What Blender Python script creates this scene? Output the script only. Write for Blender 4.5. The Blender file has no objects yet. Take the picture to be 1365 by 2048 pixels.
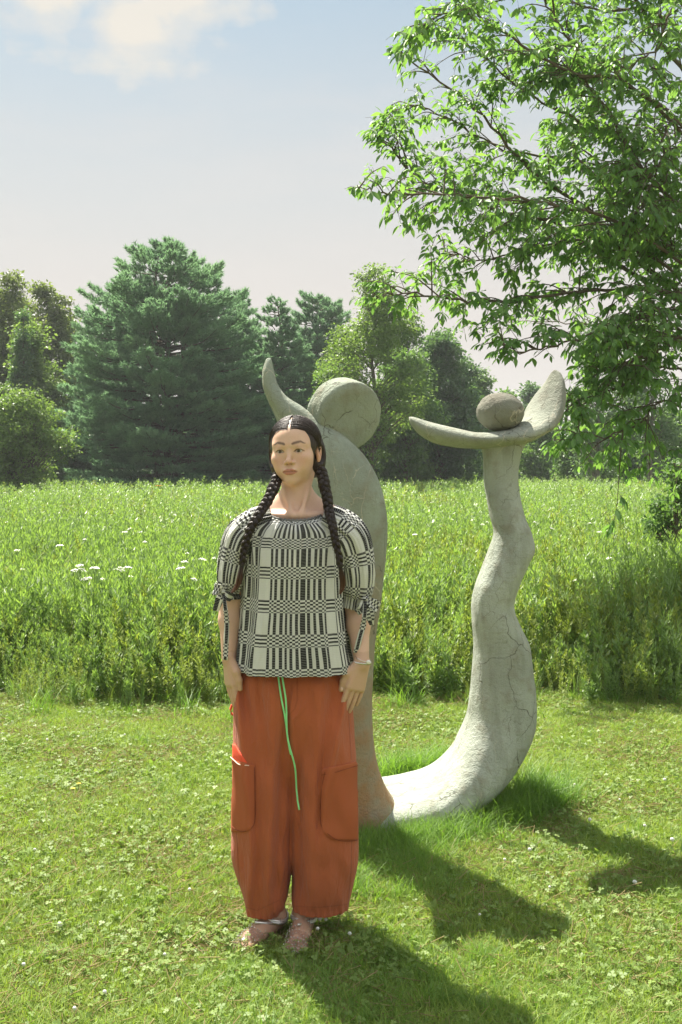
import bpy, math, random
import numpy as np
from math import sin, cos, pi, radians
from mathutils import Vector, Matrix, noise
from mathutils.bvhtree import BVHTree
import openvdb as vdb

random.seed(7); rng = np.random.default_rng(11)
scene = bpy.context.scene
COL = scene.collection

# ------------------------------------------------------------------ camera
F = 2275.0; EYE = 1.51; HY = 935.0          # focal length and horizon row in photograph pixels
cd = bpy.data.cameras.new('camera'); cam = bpy.data.objects.new('camera', cd); COL.objects.link(cam)
cam.location = (0, 0, EYE); cam.rotation_euler = (radians(90), 0, 0)
cd.sensor_fit = 'VERTICAL'; cd.sensor_height = 36.0; cd.lens = 36.0*F/2048.0
cd.shift_y = -(1024-HY)/2048.0
cd.clip_start = 0.05; cd.clip_end = 3000
scene.camera = cam

# ------------------------------------------------------------------ world and sun
SUN_EL = radians(57); SUN_DIR = Vector((-0.52*cos(SUN_EL), 0.854*cos(SUN_EL), sin(SUN_EL))).normalized()   # towards the sun
w = bpy.data.worlds.new('World'); scene.world = w; w.use_nodes = True
nt = w.node_tree; nt.nodes.clear()
def N(t, **k):
    n = nt.nodes.new(t)
    for a, b in k.items(): setattr(n, a, b)
    return n
def L(a, b): nt.links.new(a, b)
out = N('ShaderNodeOutputWorld'); bg = N('ShaderNodeBackground'); L(bg.outputs[0], out.inputs[0])
bg.inputs[1].default_value = 0.10
sky = N('ShaderNodeTexSky', sky_type='NISHITA'); sky.sun_disc = False
sky.sun_elevation = SUN_EL; sky.sun_rotation = math.atan2(SUN_DIR.x, SUN_DIR.y)
sky.air_density = 1.3; sky.dust_density = 0.6; sky.ozone_density = 1.6
tc = N('ShaderNodeTexCoord'); sep = N('ShaderNodeSeparateXYZ'); L(tc.outputs['Generated'], sep.inputs[0])
def ramp(sock, stops, interp='LINEAR'):
    r = N('ShaderNodeValToRGB'); r.color_ramp.interpolation = interp
    e = r.color_ramp.elements
    while len(e) < len(stops): e.new(0.5)
    for x, (p, c) in zip(e, stops): x.position = p; x.color = (*c, 1) if len(c) == 3 else c
    L(sock, r.inputs[0]); return r
def g(v): return (v, v, v)
def mixc(f, a, b, mode='MIX'):
    m = N('ShaderNodeMix', data_type='RGBA', blend_type=mode)
    for i, s in ((0, f), (6, a), (7, b)):
        if isinstance(s, (int, float)): m.inputs[i].default_value = s
        elif isinstance(s, tuple): m.inputs[i].default_value = (*s, 1)
        else: L(s, m.inputs[i])
    return m.outputs[2]
def mth(op, a, b=None, c=None):
    m = N('ShaderNodeMath', operation=op)
    for i, s in enumerate((a, b, c)):
        if s is None: continue
        if isinstance(s, (int, float)): m.inputs[i].default_value = s
        else: L(s, m.inputs[i])
    return m.outputs[0]
hz = ramp(sep.outputs[2], [(0.0, g(1)), (0.14, g(0.97)), (0.27, g(0.72)), (0.40, g(0.36)), (0.75, g(0.18)), (1.0, g(0.15))])
tint = mixc(1.0, sky.outputs[0], (.34, .44, .41), 'MULTIPLY')
base = mixc(hz.outputs[0], tint, (2.78, 2.56, 2.43))
# scattered summer clouds on a plane; unseen overhead ones brightened for fill light
zz = mth('MAXIMUM', sep.outputs[2], 0.06)
cv = N('ShaderNodeCombineXYZ'); L(mth('DIVIDE', sep.outputs[0], zz), cv.inputs[0]); L(mth('DIVIDE', sep.outputs[1], zz), cv.inputs[1])
n1 = N('ShaderNodeTexNoise'); n1.inputs['Scale'].default_value = 1.35; n1.inputs['Detail'].default_value = 9; n1.inputs['Roughness'].default_value = 0.55
L(cv.outputs[0], n1.inputs['Vector'])
def blob(d, r):
    dd = Vector(d).normalized(); v = N('ShaderNodeVectorMath', operation='DISTANCE'); v.inputs[1].default_value = dd
    L(tc.outputs['Generated'], v.inputs[0])
    return mth('SUBTRACT', 1.0, mth('MINIMUM', mth('DIVIDE', v.outputs['Value'], r), 1.6))
bl = mth('MAXIMUM', blob((-.145, 1, .435), .078), mth('MAXIMUM', blob((-.25, 1, .465), .078), blob((-.185, 1, .385), .05)))
near = mth('ADD', mth('MULTIPLY', bl, 1.0), mth('MULTIPLY', mth('SUBTRACT', n1.outputs[0], 0.5), 2.0))
n2 = N('ShaderNodeTexNoise'); n2.inputs['Scale'].default_value = 16; n2.inputs['Detail'].default_value = 8; L(tc.outputs['Generated'], n2.inputs['Vector'])
near = mth('ADD', near, mth('MULTIPLY', mth('SUBTRACT', n2.outputs[0], 0.5), 1.6))
nearm = ramp(near, [(0.0, g(0)), (0.10, g(0)), (0.55, g(1)), (1.0, g(1))]).outputs[0]
over = ramp(n1.outputs[0], [(0.0, g(0)), (0.47, g(0)), (0.60, g(1)), (1.0, g(1))]).outputs[0]
high = ramp(sep.outputs[2], [(0.0, g(0)), (0.40, g(0)), (0.52, g(1)), (1.0, g(1))]).outputs[0]
cl = mth('MULTIPLY', mth('MAXIMUM', nearm, mth('MULTIPLY', over, high)), 0.85)
wisp = N('ShaderNodeTexNoise'); wisp.inputs['Scale'].default_value = 5; wisp.inputs['Detail'].default_value = 5
mp = N('ShaderNodeMapping'); mp.inputs['Scale'].default_value = (1, 1, 5); L(tc.outputs['Generated'], mp.inputs[0]); L(mp.outputs[0], wisp.inputs['Vector'])
soft = mth('MULTIPLY', ramp(wisp.outputs[0], [(0.0, g(0)), (0.45, g(0)), (0.75, g(1)), (1.0, g(1))]).outputs[0], 0.30)
c1 = mixc(soft, base, (2.95, 2.75, 2.62))
ccol = ramp(sep.outputs[2], [(0, (.285, .262, .228)), (.40, (.285, .262, .228)), (.60, (.85, .83, .80)), (1, (.9, .88, .85))]).outputs[0]
c2 = mixc(cl, c1, mixc(1.0, ccol, (11.5, 11.5, 11.5), 'MULTIPLY'))
L(c2, bg.inputs[0])
sd = bpy.data.lights.new('sun', 'SUN'); so = bpy.data.objects.new('sun', sd); COL.objects.link(so)
sd.energy = 5.0; sd.angle = radians(0.55); sd.color = (1.0, 0.93, 0.82)
so.rotation_euler = SUN_DIR.to_track_quat('Z', 'Y').to_euler(); so.location = (-5, 8, 14)
scene.view_settings.view_transform = 'Standard'; scene.view_settings.look = 'None'
scene.view_settings.gamma = 1.0; scene.view_settings.use_curve_mapping = False
scene.view_settings.exposure = 1.46
scene.cycles.max_bounces = 6; scene.cycles.diffuse_bounces = 4; scene.cycles.glossy_bounces = 2
scene.cycles.transmission_bounces = 4; scene.cycles.transparent_max_bounces = 8

def at(px, py, Y): return Vector(((px-682.5)/F*Y, Y, EYE-(py-HY)/F*Y))

# ------------------------------------------------------------------ helpers
def tag(o, label=None, cat=None, group=None, kind=None):
    for k, v in (('label', label), ('category', cat), ('group', group), ('kind', kind)):
        if v: o[k] = v
    return o
def empty(name, loc, label=None, cat=None, group=None):
    o = bpy.data.objects.new(name, None); o.location = loc; o.empty_display_size = .1
    COL.objects.link(o); return tag(o, label, cat, group)
def wloc(p):
    v = Vector((0, 0, 0))
    while p is not None: v += p.location; p = p.parent
    return v
def mesh_np(name, V, Fs, smooth=False, attrs=None, uv=None):
    """V (n,3); Fs: list of int arrays (m,k)."""
    V = np.asarray(V, np.float32).reshape(-1, 3)
    if not isinstance(Fs, (list, tuple)): Fs = [Fs]
    Fs = [np.asarray(f, np.int32) for f in Fs if len(f)]
    me = bpy.data.meshes.new(name)
    me.vertices.add(len(V)); me.vertices.foreach_set('co', V.ravel())
    idx = np.concatenate([f.ravel() for f in Fs]); tot = np.concatenate([np.full(len(f), f.shape[1], np.int32) for f in Fs])
    st = np.concatenate([[0], np.cumsum(tot)[:-1]]).astype(np.int32)
    me.loops.add(len(idx)); me.loops.foreach_set('vertex_index', idx)
    me.polygons.add(len(tot)); me.polygons.foreach_set('loop_start', st); me.polygons.foreach_set('loop_total', tot)
    if smooth: me.polygons.foreach_set('use_smooth', np.ones(len(tot), bool))
    for k, a in (attrs or {}).items():
        a = np.asarray(a, np.float32)
        if a.ndim == 1:
            t = me.attributes.new(k, 'FLOAT', 'POINT'); t.data.foreach_set('value', a)
        else:
            if a.shape[1] == 3: a = np.concatenate([a, np.ones((len(a), 1), np.float32)], 1)
            t = me.attributes.new(k, 'FLOAT_COLOR', 'POINT'); t.data.foreach_set('color', a.ravel())
    if uv is not None:
        l = me.uv_layers.new(name='UVMap'); l.data.foreach_set('uv', np.asarray(uv, np.float32)[idx].ravel())
    me.update(); me.validate(); return me
def add(name, me, m, parent=None, at_=None, **t):
    """link a mesh whose vertices are in world space; its origin moves to at_ (or the parent's own place)."""
    o = bpy.data.objects.new(name, me)
    if m is not None:
        me.materials.clear()
        for q in (m if isinstance(m, (list, tuple)) else [m]): me.materials.append(q)
    COL.objects.link(o)
    base = Vector(at_) if at_ is not None else (wloc(parent) if parent is not None else Vector((0, 0, 0)))
    if base.length > 0: me.transform(Matrix.Translation(-base))
    if parent is not None:
        o.parent = parent; o.location = base-wloc(parent)
    else: o.location = base
    return tag(o, **t)
class MB:
    def __init__(s): s.v = []; s.f = []; s.n = 0; s.a = []
    def add(s, V, Fc, a=0.5):
        V = np.asarray(V, np.float32).reshape(-1, 3); s.v.append(V)
        for f in (Fc if isinstance(Fc, list) else [Fc]): s.f.append(np.asarray(f, np.int32)+s.n)
        s.a.append(np.full(len(V), a, np.float32) if np.isscalar(a) else np.asarray(a, np.float32)); s.n += len(V)
    def tube(s, pts, rad, sides=6, cap=True, a=0.5):
        P = np.asarray([tuple(p) for p in pts], float); n = len(P); rad = np.broadcast_to(np.asarray(rad, float), (n,))
        T = np.gradient(P, axis=0); T /= np.linalg.norm(T, axis=1, keepdims=True)+1e-12
        ref = np.array([0, 0, 1.]) if abs(T[:, 2]).mean() < .8 else np.array([1., 0, 0])
        A = np.cross(T, ref); A /= np.linalg.norm(A, axis=1, keepdims=True)+1e-12; B = np.cross(T, A)
        th = np.arange(sides)*2*pi/sides
        V = (P[:, None]+rad[:, None, None]*(cos_(th)[None, :, None]*A[:, None]+sin_(th)[None, :, None]*B[:, None])).reshape(-1, 3)
        i = np.arange(n-1)[:, None]*sides; j = np.arange(sides)[None]; k = (j+1) % sides
        Fq = np.stack([i+j, i+k, i+sides+k, i+sides+j], -1).reshape(-1, 4)
        fs = [Fq]
        if cap: fs += [np.arange(sides)[None, ::-1], (np.arange(sides)+(n-1)*sides)[None]]
        s.add(V, fs, a)
    def mesh(s, name, smooth=False, aname='c'):
        V = np.concatenate(s.v); by = {}
        for f in s.f: by.setdefault(f.shape[1], []).append(f)
        return mesh_np(name, V, [np.concatenate(x) for x in by.values()], smooth, {aname: np.concatenate(s.a)})
cos_, sin_ = np.cos, np.sin
def spline(pts, n):
    """Catmull-Rom through rows of any width."""
    P = np.asarray([tuple(p) for p in pts], float); P = np.vstack([2*P[0]-P[1], P, 2*P[-1]-P[-2]]); m = len(P)-3
    t = np.linspace(0, m, n); i = np.minimum(t.astype(int), m-1); u = (t-i)[:, None]
    a, b, c, d = P[i], P[i+1], P[i+2], P[i+3]
    return .5*((2*b)+(-a+c)*u+(2*a-5*b+4*c-d)*u**2+(-a+3*b-3*c+d)*u**3)

# ------------------------------------------------------------------ materials
def newmat(name):
    global nt
    m = bpy.data.materials.new(name); m.use_nodes = True; nt = m.node_tree; nt.nodes.clear()
    o = N('ShaderNodeOutputMaterial'); return m, o
def pbsdf(col=None, rough=.7, spec=.3, **k):
    p = N('ShaderNodeBsdfPrincipled'); p.inputs['Roughness'].default_value = rough; p.inputs['Specular IOR Level'].default_value = spec
    if col is not None:
        if isinstance(col, tuple): p.inputs['Base Color'].default_value = (*col, 1)
        else: L(col, p.inputs['Base Color'])
    for a, b in k.items(): p.inputs[a.replace('_', ' ')].default_value = b
    return p
def tnoise(scale, detail=4, rough=.55, vec=None, coord='Object', stretch=None, dist=0):
    n = N('ShaderNodeTexNoise'); n.inputs['Scale'].default_value = scale; n.inputs['Detail'].default_value = detail
    n.inputs['Roughness'].default_value = rough; n.inputs['Distortion'].default_value = dist
    if vec is None: vec = N('ShaderNodeTexCoord').outputs[coord]
    if stretch:
        q = N('ShaderNodeMapping'); q.inputs['Scale'].default_value = stretch; L(vec, q.inputs[0]); vec = q.outputs[0]
    L(vec, n.inputs['Vector']); return n.outputs[0]
def bump(h, strength=.3, dist=.01, prev=None):
    b = N('ShaderNodeBump'); b.inputs['Strength'].default_value = strength; b.inputs['Distance'].default_value = dist
    L(h, b.inputs['Height'])
    if prev is not None: L(prev, b.inputs['Normal'])
    return b.outputs[0]
def attr(name, out='Fac'):
    a = N('ShaderNodeAttribute'); a.attribute_name = name; return a.outputs[out]
def leafmat(name, c0, c1, trans=.45, tcol=None, rough=.45, spec=.25, rnd=None, extra=None):
    """thin leaf: two-tone by an attribute (or by instance), diffuse + gloss in front, light showing through."""
    m, o = newmat(name)
    f = attr('c') if rnd is None else N('ShaderNodeObjectInfo').outputs['Random']
    if rnd == 'both':
        f = mth('ADD', mth('MULTIPLY', f, .5), mth('MULTIPLY', attr('c'), .5))
    st = [(0, c0), (1, c1)] if extra is None else [(0, c0), (.78, c1), (.88, c1), (1, extra)]
    c = ramp(f, st).outputs[0]
    n = tnoise(.45, 2, coord='Object') if rnd is None else None
    if n is not None: c = mixc(mth('MULTIPLY', n, .5), c, tuple(x*.7 for x in c0))
    p = pbsdf(c, rough, spec); tr = N('ShaderNodeBsdfTranslucent')
    L(mixc(1.0, c, tcol or (1.25, 1.35, .55), 'MULTIPLY'), tr.inputs[0])
    mx = N('ShaderNodeMixShader'); mx.inputs[0].default_value = trans; L(p.outputs[0], mx.inputs[1]); L(tr.outputs[0], mx.inputs[2])
    L(mx.outputs[0], o.inputs[0]); return m
def plain(name, col, rough=.7, spec=.3, nscale=None, namp=.25, bs=0, bd=.002, **k):
    m, o = newmat(name); c = col
    if nscale:
        n = tnoise(nscale, 5); c = mixc(n, tuple(x*(1-namp) for x in col), tuple(min(1, x*(1+namp)) for x in col))
    p = pbsdf(c, rough, spec, **k)
    if bs: L(bump(tnoise(nscale*2.5, 5), bs, bd), p.inputs['Normal'])
    L(p.outputs[0], o.inputs[0]); return m

# ------------------------------------------------------------------ signed distance fields -> one continuous surface
class Vox:
    def __init__(s, lo, hi, h):
        s.lo = np.array(lo, float); s.h = h; s.n = np.ceil((np.array(hi, float)-s.lo)/h).astype(int)+1
        s.ax = [(s.lo[i]+np.arange(s.n[i])*h).astype(np.float32) for i in range(3)]
        s.D = np.full(tuple(s.n), .05, np.float32)
    def region(s, lo, hi, pad=.02):
        sl = []
        for i in range(3):
            a = max(0, int((lo[i]-pad-s.lo[i])/s.h)); b = min(s.n[i], int((hi[i]+pad-s.lo[i])/s.h)+2); sl.append(slice(a, max(a, b)))
        sl = tuple(sl); x, y, z = s.ax[0][sl[0]][:, None, None], s.ax[1][sl[1]][None, :, None], s.ax[2][sl[2]][None, None]
        return sl, x, y, z
    def put(s, sl, d, k=.01, mode='u'):
        A = s.D[sl]; d = np.asarray(d, np.float32)
        s.D[sl] = smin(A, d, k) if mode == 'u' else -smin(-A, d, k)
    def cap(s, a, b, ra, rb=None, k=.01, mode='u'):
        rb = ra if rb is None else rb; a = np.array(tuple(a), float); b = np.array(tuple(b), float); r = max(ra, rb)
        sl, x, y, z = s.region(np.minimum(a, b)-r, np.maximum(a, b)+r, k+.012)
        s.put(sl, sdcap(x, y, z, a, b, ra, rb), k, mode)
    def chain(s, pts, rads, k=.006):
        for p, q, r0, r1 in zip(pts[:-1], pts[1:], rads[:-1], rads[1:]): s.cap(p, q, r0, r1, k)
    def ell(s, c, r, k=.01, mode='u'):
        c = np.array(tuple(c), float); r = np.array(r, float)
        sl, x, y, z = s.region(c-r, c+r, k+.012); s.put(sl, sdell(x, y, z, c, r), k, mode)
    def mesh(s, flip=True):
        m = 3*s.h; A = np.clip(s.D, -m, m); gr = vdb.FloatGrid(m); gr.copyFromArray(np.ascontiguousarray(A), tolerance=0.0)
        P, Q = gr.convertToQuads(0.0); P = P.astype(np.float32)*s.h+s.lo.astype(np.float32); Q = Q.astype(np.int32)
        a, b, c = P[Q[:, 0]], P[Q[:, 1]], P[Q[:, 2]]
        vol = float(np.einsum('ij,ij->', (a-P.mean(0)).astype(float), np.cross(b-a, c-a)))
        if vol < 0: Q = Q[:, ::-1]
        return P, Q
def smin(a, b, k):
    if k <= 0: return np.minimum(a, b)
    h = np.clip(.5+.5*(b-a)/k, 0, 1); return b+(a-b)*h-k*h*(1-h)
def sdcap(x, y, z, a, b, ra, rb):
    ba = b-a; L2 = float(ba@ba)+1e-12; px, py, pz = x-a[0], y-a[1], z-a[2]
    t = np.clip((px*ba[0]+py*ba[1]+pz*ba[2])/L2, 0, 1)
    return np.sqrt((px-t*ba[0])**2+(py-t*ba[1])**2+(pz-t*ba[2])**2)-(ra+(rb-ra)*t)
def sdell(x, y, z, c, r):
    px, py, pz = x-c[0], y-c[1], z-c[2]
    k0 = np.sqrt((px/r[0])**2+(py/r[1])**2+(pz/r[2])**2); k1 = np.sqrt((px/r[0]**2)**2+(py/r[1]**2)**2+(pz/r[2]**2)**2)+1e-9
    return k0*(k0-1)/k1
def laplace(P, Q, it=2, lam=.5):
    for _ in range(it):
        acc = np.zeros_like(P); cnt = np.zeros(len(P), np.float32)
        for i in range(4):
            a, b = Q[:, i], Q[:, (i+1) % 4]
            for ax in range(3): acc[:, ax] += np.bincount(a, P[b, ax], len(P))+np.bincount(b, P[a, ax], len(P))
            cnt += np.bincount(a, minlength=len(P))+np.bincount(b, minlength=len(P))
        P = P+lam*(acc/np.maximum(cnt, 1)[:, None]-P)
    return P
# ------------------------------------------------------------------ ground
def ground():
    m, o = newmat('meadow_soil')
    n = tnoise(3.0, 6); n2 = tnoise(40, 5)
    c = mixc(n, (.13, .155, .045), (.20, .17, .075)); c = mixc(mth('MULTIPLY', n2, .6), c, (.09, .11, .03))
    p = pbsdf(c, .95, .1); L(bump(n2, .6, .02), p.inputs['Normal']); L(p.outputs[0], o.inputs[0])
    xs = np.concatenate([np.linspace(-900, -30, 10), np.linspace(-25, 25, 101), np.linspace(30, 900, 10)])
    ys = np.concatenate([np.linspace(-300, -6, 8), np.linspace(-5, 20, 60), np.linspace(24, 1200, 16)])
    X, Y = np.meshgrid(xs, ys, indexing='ij'); Z = .012*np.sin(X*1.9+.5)*np.sin(Y*1.3)-.012
    nx, ny = X.shape; i = np.arange(nx-1)[:, None]*ny+np.arange(ny-1)[None]
    q = np.stack([i, i+ny, i+ny+1, i+1], -1).reshape(-1, 4)
    add('ground', mesh_np('ground', np.stack([X, Y, Z], -1), q, True), m, kind='structure', label='flat earthy ground under the mown lawn and the meadow', cat='ground')
ground()

# ------------------------------------------------------------------ concrete sculpture
def concrete(name, ochre=0.0, dark=0.0, base=(.345, .40, .325)):
    m, o = newmat(name)
    oc = N('ShaderNodeTexCoord').outputs['Object']
    big = tnoise(2.6, 5, vec=oc); mid = tnoise(14, 6, vec=oc); fine = tnoise(170, 4, vec=oc); run = tnoise(5, 4, vec=oc, stretch=(3.0, 3.0, .6))
    c = mixc(ramp(big, [(0, g(0)), (.35, g(0)), (.65, g(1)), (1, g(1))]).outputs[0], tuple(x*.76 for x in base), tuple(x*1.14 for x in base))
    c = mixc(mth('MULTIPLY', ramp(run, [(0, g(0)), (.5, g(0)), (.62, g(1)), (1, g(1))]).outputs[0], .45), c, (.25, .28, .215))
    c = mixc(mth('MULTIPLY', ramp(mid, [(0, g(0)), (.52, g(0)), (.70, g(1)), (1, g(1))]).outputs[0], .45), c, (.23, .20, .13))
    if ochre:
        sp = N('ShaderNodeSeparateXYZ'); L(oc, sp.inputs[0])
        low = N('ShaderNodeMapRange'); low.inputs[1].default_value = 1.30; low.inputs[2].default_value = .25; L(sp.outputs[2], low.inputs[0])
        f = mth('MULTIPLY', low.outputs[0], ramp(mid, [(0, g(.25)), (.35, g(.55)), (.6, g(1)), (1, g(1))]).outputs[0])
        c = mixc(mth('MULTIPLY', f, ochre), c, (.40, .235, .115))
    if dark:
        sp = N('ShaderNodeSeparateXYZ'); L(oc, sp.inputs[0])
        hi = N('ShaderNodeMapRange'); hi.inputs[1].default_value = 1.62; hi.inputs[2].default_value = 1.84; L(sp.outputs[2], hi.inputs[0])
        f = mth('MULTIPLY', hi.outputs[0], ramp(mid, [(0, g(.3)), (.4, g(.7)), (.6, g(1)), (1, g(1))]).outputs[0])
        c = mixc(mth('MULTIPLY', f, dark), c, (.155, .142, .118))
    # hairline cracks, two networks: dirt filled and lime filled
    def crack(scale, w, gate, seed, st):
        d = N('ShaderNodeTexNoise'); d.inputs['Scale'].default_value = 9; d.inputs['Detail'].default_value = 5; L(oc, d.inputs['Vector'])
        v = N('ShaderNodeVectorMath', operation='SCALE'); v.inputs['Scale'].default_value = .10; L(d.outputs['Color'], v.inputs[0])
        s = N('ShaderNodeVectorMath', operation='ADD'); L(oc, s.inputs[0]); L(v.outputs[0], s.inputs[1])
        q = N('ShaderNodeMapping'); q.inputs['Location'].default_value = (seed, seed*.7, 0); q.inputs['Scale'].default_value = st; L(s.outputs[0], q.inputs[0])
        vo = N('ShaderNodeTexVoronoi', feature='DISTANCE_TO_EDGE'); vo.inputs['Scale'].default_value = scale; L(q.outputs[0], vo.inputs['Vector'])
        k = ramp(vo.outputs['Distance'], [(0, g(1)), (w*.35, g(1)), (w, g(0)), (1, g(0))]).outputs[0]
        gt = ramp(tnoise(3.2, 3, vec=q.outputs[0]), [(0, g(0)), (gate, g(0)), (gate+.06, g(1)), (1, g(1))]).outputs[0]
        return mth('MULTIPLY', k, gt)
    k1 = crack(7.0, .0105, .49, 3.1, (1, 1, .75)); k2 = crack(3.2, .0075, .50, 8.4, (1.2, 1, .45))
    c = mixc(mth('MULTIPLY', k1, .8), c, (.085, .075, .055)); c = mixc(mth('MULTIPLY', k2, .7), c, (.55, .51, .40))
    k3 = crack(14.0, .013, .50, 15.2, (1, 1, .6)); c = mixc(mth('MULTIPLY', k3, .55), c, (.15, .14, .10)); k4 = crack(9.0, .010, .55, 21.7, (1.4, 1, .5)); c = mixc(mth('MULTIPLY', k4, .6), c, (.58, .53, .40))
    spots = ramp(tnoise(38, 3, vec=oc), [(0, g(0)), (.66, g(0)), (.72, g(1)), (1, g(1))]).outputs[0]; c = mixc(mth('MULTIPLY', spots, .35), c, (.16, .165, .12))
    c = mixc(mth('MULTIPLY', fine, .45), c, (.17, .17, .135))
    p = pbsdf(c, .92, .15)
    b = bump(fine, .7, .006); b = bump(mid, .6, .016, b); b = bump(tnoise(60, 4, vec=oc), .6, .008, b); b = bump(mth('SUBTRACT', 1.0, k1), .6, .004, b)
    L(b, p.inputs['Normal']); L(p.outputs[0], o.inputs[0]); return m

SC = empty('concrete_sculpture', (0.35, 4.95, 0), 'grey cracked concrete sculpture of two curved figures with raised arms joined at the base', 'sculpture')
def loft(secs, n, m=40, power=2.4, lump=.003, seed=0, closed_ends=True):
    """secs rows: cx,cy,cz, ax,ay,az (half axis A), bx,by,bz (half axis B) -> smooth closed body"""
    R = spline(secs, n); th = np.arange(m)*2*pi/m
    cx = np.sign(cos_(th))*abs(cos_(th))**(2/power); sx = np.sign(sin_(th))*abs(sin_(th))**(2/power)
    V = R[:, None, :3]+cx[None, :, None]*R[:, None, 3:6]+sx[None, :, None]*R[:, None, 6:9]
    V = V.reshape(-1, 3)
    for i, v in enumerate(V):
        q = Vector(v); k = noise.noise(q*5+Vector((seed, 0, 0)))*lump+noise.noise(q*17)*lump*.45
        c = Vector(R[i//m, :3]); d = (q-c)
        if d.length > 1e-6: V[i] = q+d.normalized()*k
    i = np.arange(n-1)[:, None]*m; j = np.arange(m)[None]; k = (j+1) % m
    Fq = np.stack([i+j, i+k, i+m+k, i+m+j], -1).reshape(-1, 4)
    V = np.vstack([V, R[0, :3], R[-1, :3]]); c0 = n*m; j = np.arange(m); k = (j+1) % m
    t0 = np.stack([k, j, np.full(m, c0)], -1); t1 = np.stack([(n-1)*m+j, (n-1)*m+k, np.full(m, c0+1)], -1)
    a = V[Fq[:, 0]]; nn = np.cross(V[Fq[:, 1]]-a, V[Fq[:, 3]]-a); cen = R[np.arange(n-1).repeat(m), :3]
    if np.einsum('ij,ij->', nn, a-cen) < 0: Fq = Fq[:, ::-1]; t0 = t0[:, ::-1]; t1 = t1[:, ::-1]
    return V, [Fq, t0]+[t1]
def loft_obj(name, secs, m_, n=90, **k):
    extra = {a: k.pop(a) for a in ('label',) if a in k}
    V, Fs = loft(secs, n, **k); me = mesh_np(name, V, [Fs[0], np.vstack(Fs[1:])], True); return add(name, me, m_, SC, **extra)

def edge_secs(rows, Y0, depth):
    """rows: (px left, py left, px right, py right, Y, half depth) -> sections whose silhouette follows both edges"""
    out_ = []
    for (xl, yl, xr, yr, Y, d) in rows:
        a, b = at(xl, yl, Y), at(xr, yr, Y); c = (a+b)/2; h = (b-a)/2
        out_.append((*c, *h, 0, d, 0))
    return out_
# left figure: horn-like raised arm, wide shoulder behind the woman's head, swelling back, flared foot
Lrows = [(537, 716, 540, 716, 4.60, .004), (532, 720, 544, 720, 4.60, .018), (525, 745, 548, 740, 4.60, .042), (527, 775, 555, 768, 4.60, .055), (537, 802, 574, 793, 4.60, .066),
         (550, 830, 604, 812, 4.60, .078), (562, 868, 640, 838, 4.60, .092), (575, 915, 690, 872, 4.60, .105), (592, 960, 732, 916, 4.60, .112),
         (610, 1010, 761, 970, 4.60, .116), (622, 1060, 774, 1030, 4.61, .120), (622, 1120, 774, 1105, 4.62, .120), (612, 1200, 764, 1190, 4.63, .120),
         (600, 1280, 752, 1275, 4.64, .120), (592, 1360, 746, 1360, 4.66, .122), (586, 1440, 745, 1440, 4.68, .130), (578, 1510, 752, 1510, 4.71, .145),
         (566, 1570, 768, 1565, 4.75, .17), (550, 1620, 795, 1610, 4.79, .20), (530, 1655, 820, 1645, 4.82, .22), (515, 1685, 840, 1675, 4.84, .24)]
loft_obj('figure', edge_secs(Lrows, 0, 0), concrete('concrete_ochre', ochre=1.0), n=150, m=44, power=2.3, label='left figure, leaning, with one horn-like arm and ochre stained lower body')
# right figure with its U-shaped foot
def rsec(xl, xr, py, Y, d, sl=0):
    return (xl, py+sl, xr, py-sl, Y, d)
Rrows = [rsec(952, 1058, 880, 5.06, .10), rsec(966, 1044, 902, 5.06, .10), rsec(968, 1037, 940, 5.06, .10), rsec(972, 1038, 985, 5.06, .105),
         rsec(981, 1048, 1030, 5.05, .11), rsec(989, 1062, 1065, 5.04, .115), rsec(978, 1069, 1100, 5.03, .12), rsec(962, 1057, 1135, 5.02, .125, 8),
         rsec(949, 1040, 1172, 5.01, .125, 6), rsec(944, 1028, 1210, 5.01, .125), rsec(945, 1040, 1245, 5.01, .13, -5), rsec(948, 1058, 1290, 5.02, .14),
         rsec(945, 1066, 1345, 5.03, .155), rsec(940, 1071, 1395, 5.04, .175)]
def flat(px, py, Y, nx, nz, t, d):   # a section of the U: centre, normal in the x-z plane (pointing into the U), half thickness, half depth
    c = at(px, py, Y); n_ = Vector((nx, 0, nz)).normalized()
    return (*c, -n_.x*-t*-1, 0, n_.z*-t, 0, d, 0)
R = edge_secs(Rrows, 0, 0)
R += [flat(1000, 1448, 5.05, -1, .22, .150, .20), flat(975, 1500, 5.05, -.86, .55, .140, .24), flat(938, 1548, 5.03, -.62, .80, .12, .28),
      flat(880, 1590, 5.0, -.36, .95, .10, .31), flat(815, 1606, 4.97, -.12, 1, .085, .32), flat(750, 1612, 4.94, 0, 1, .075, .31), flat(690, 1614, 4.9, 0, 1, .06, .28)]
loft_obj('figure', R, concrete('concrete_sunlit', base=(.43, .475, .40)), n=150, m=44, power=2.5, label='right figure, wavy column sweeping down into the joining base lightened for sunlight')  # concrete colour raised to imitate sunlight on the joining base
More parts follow.
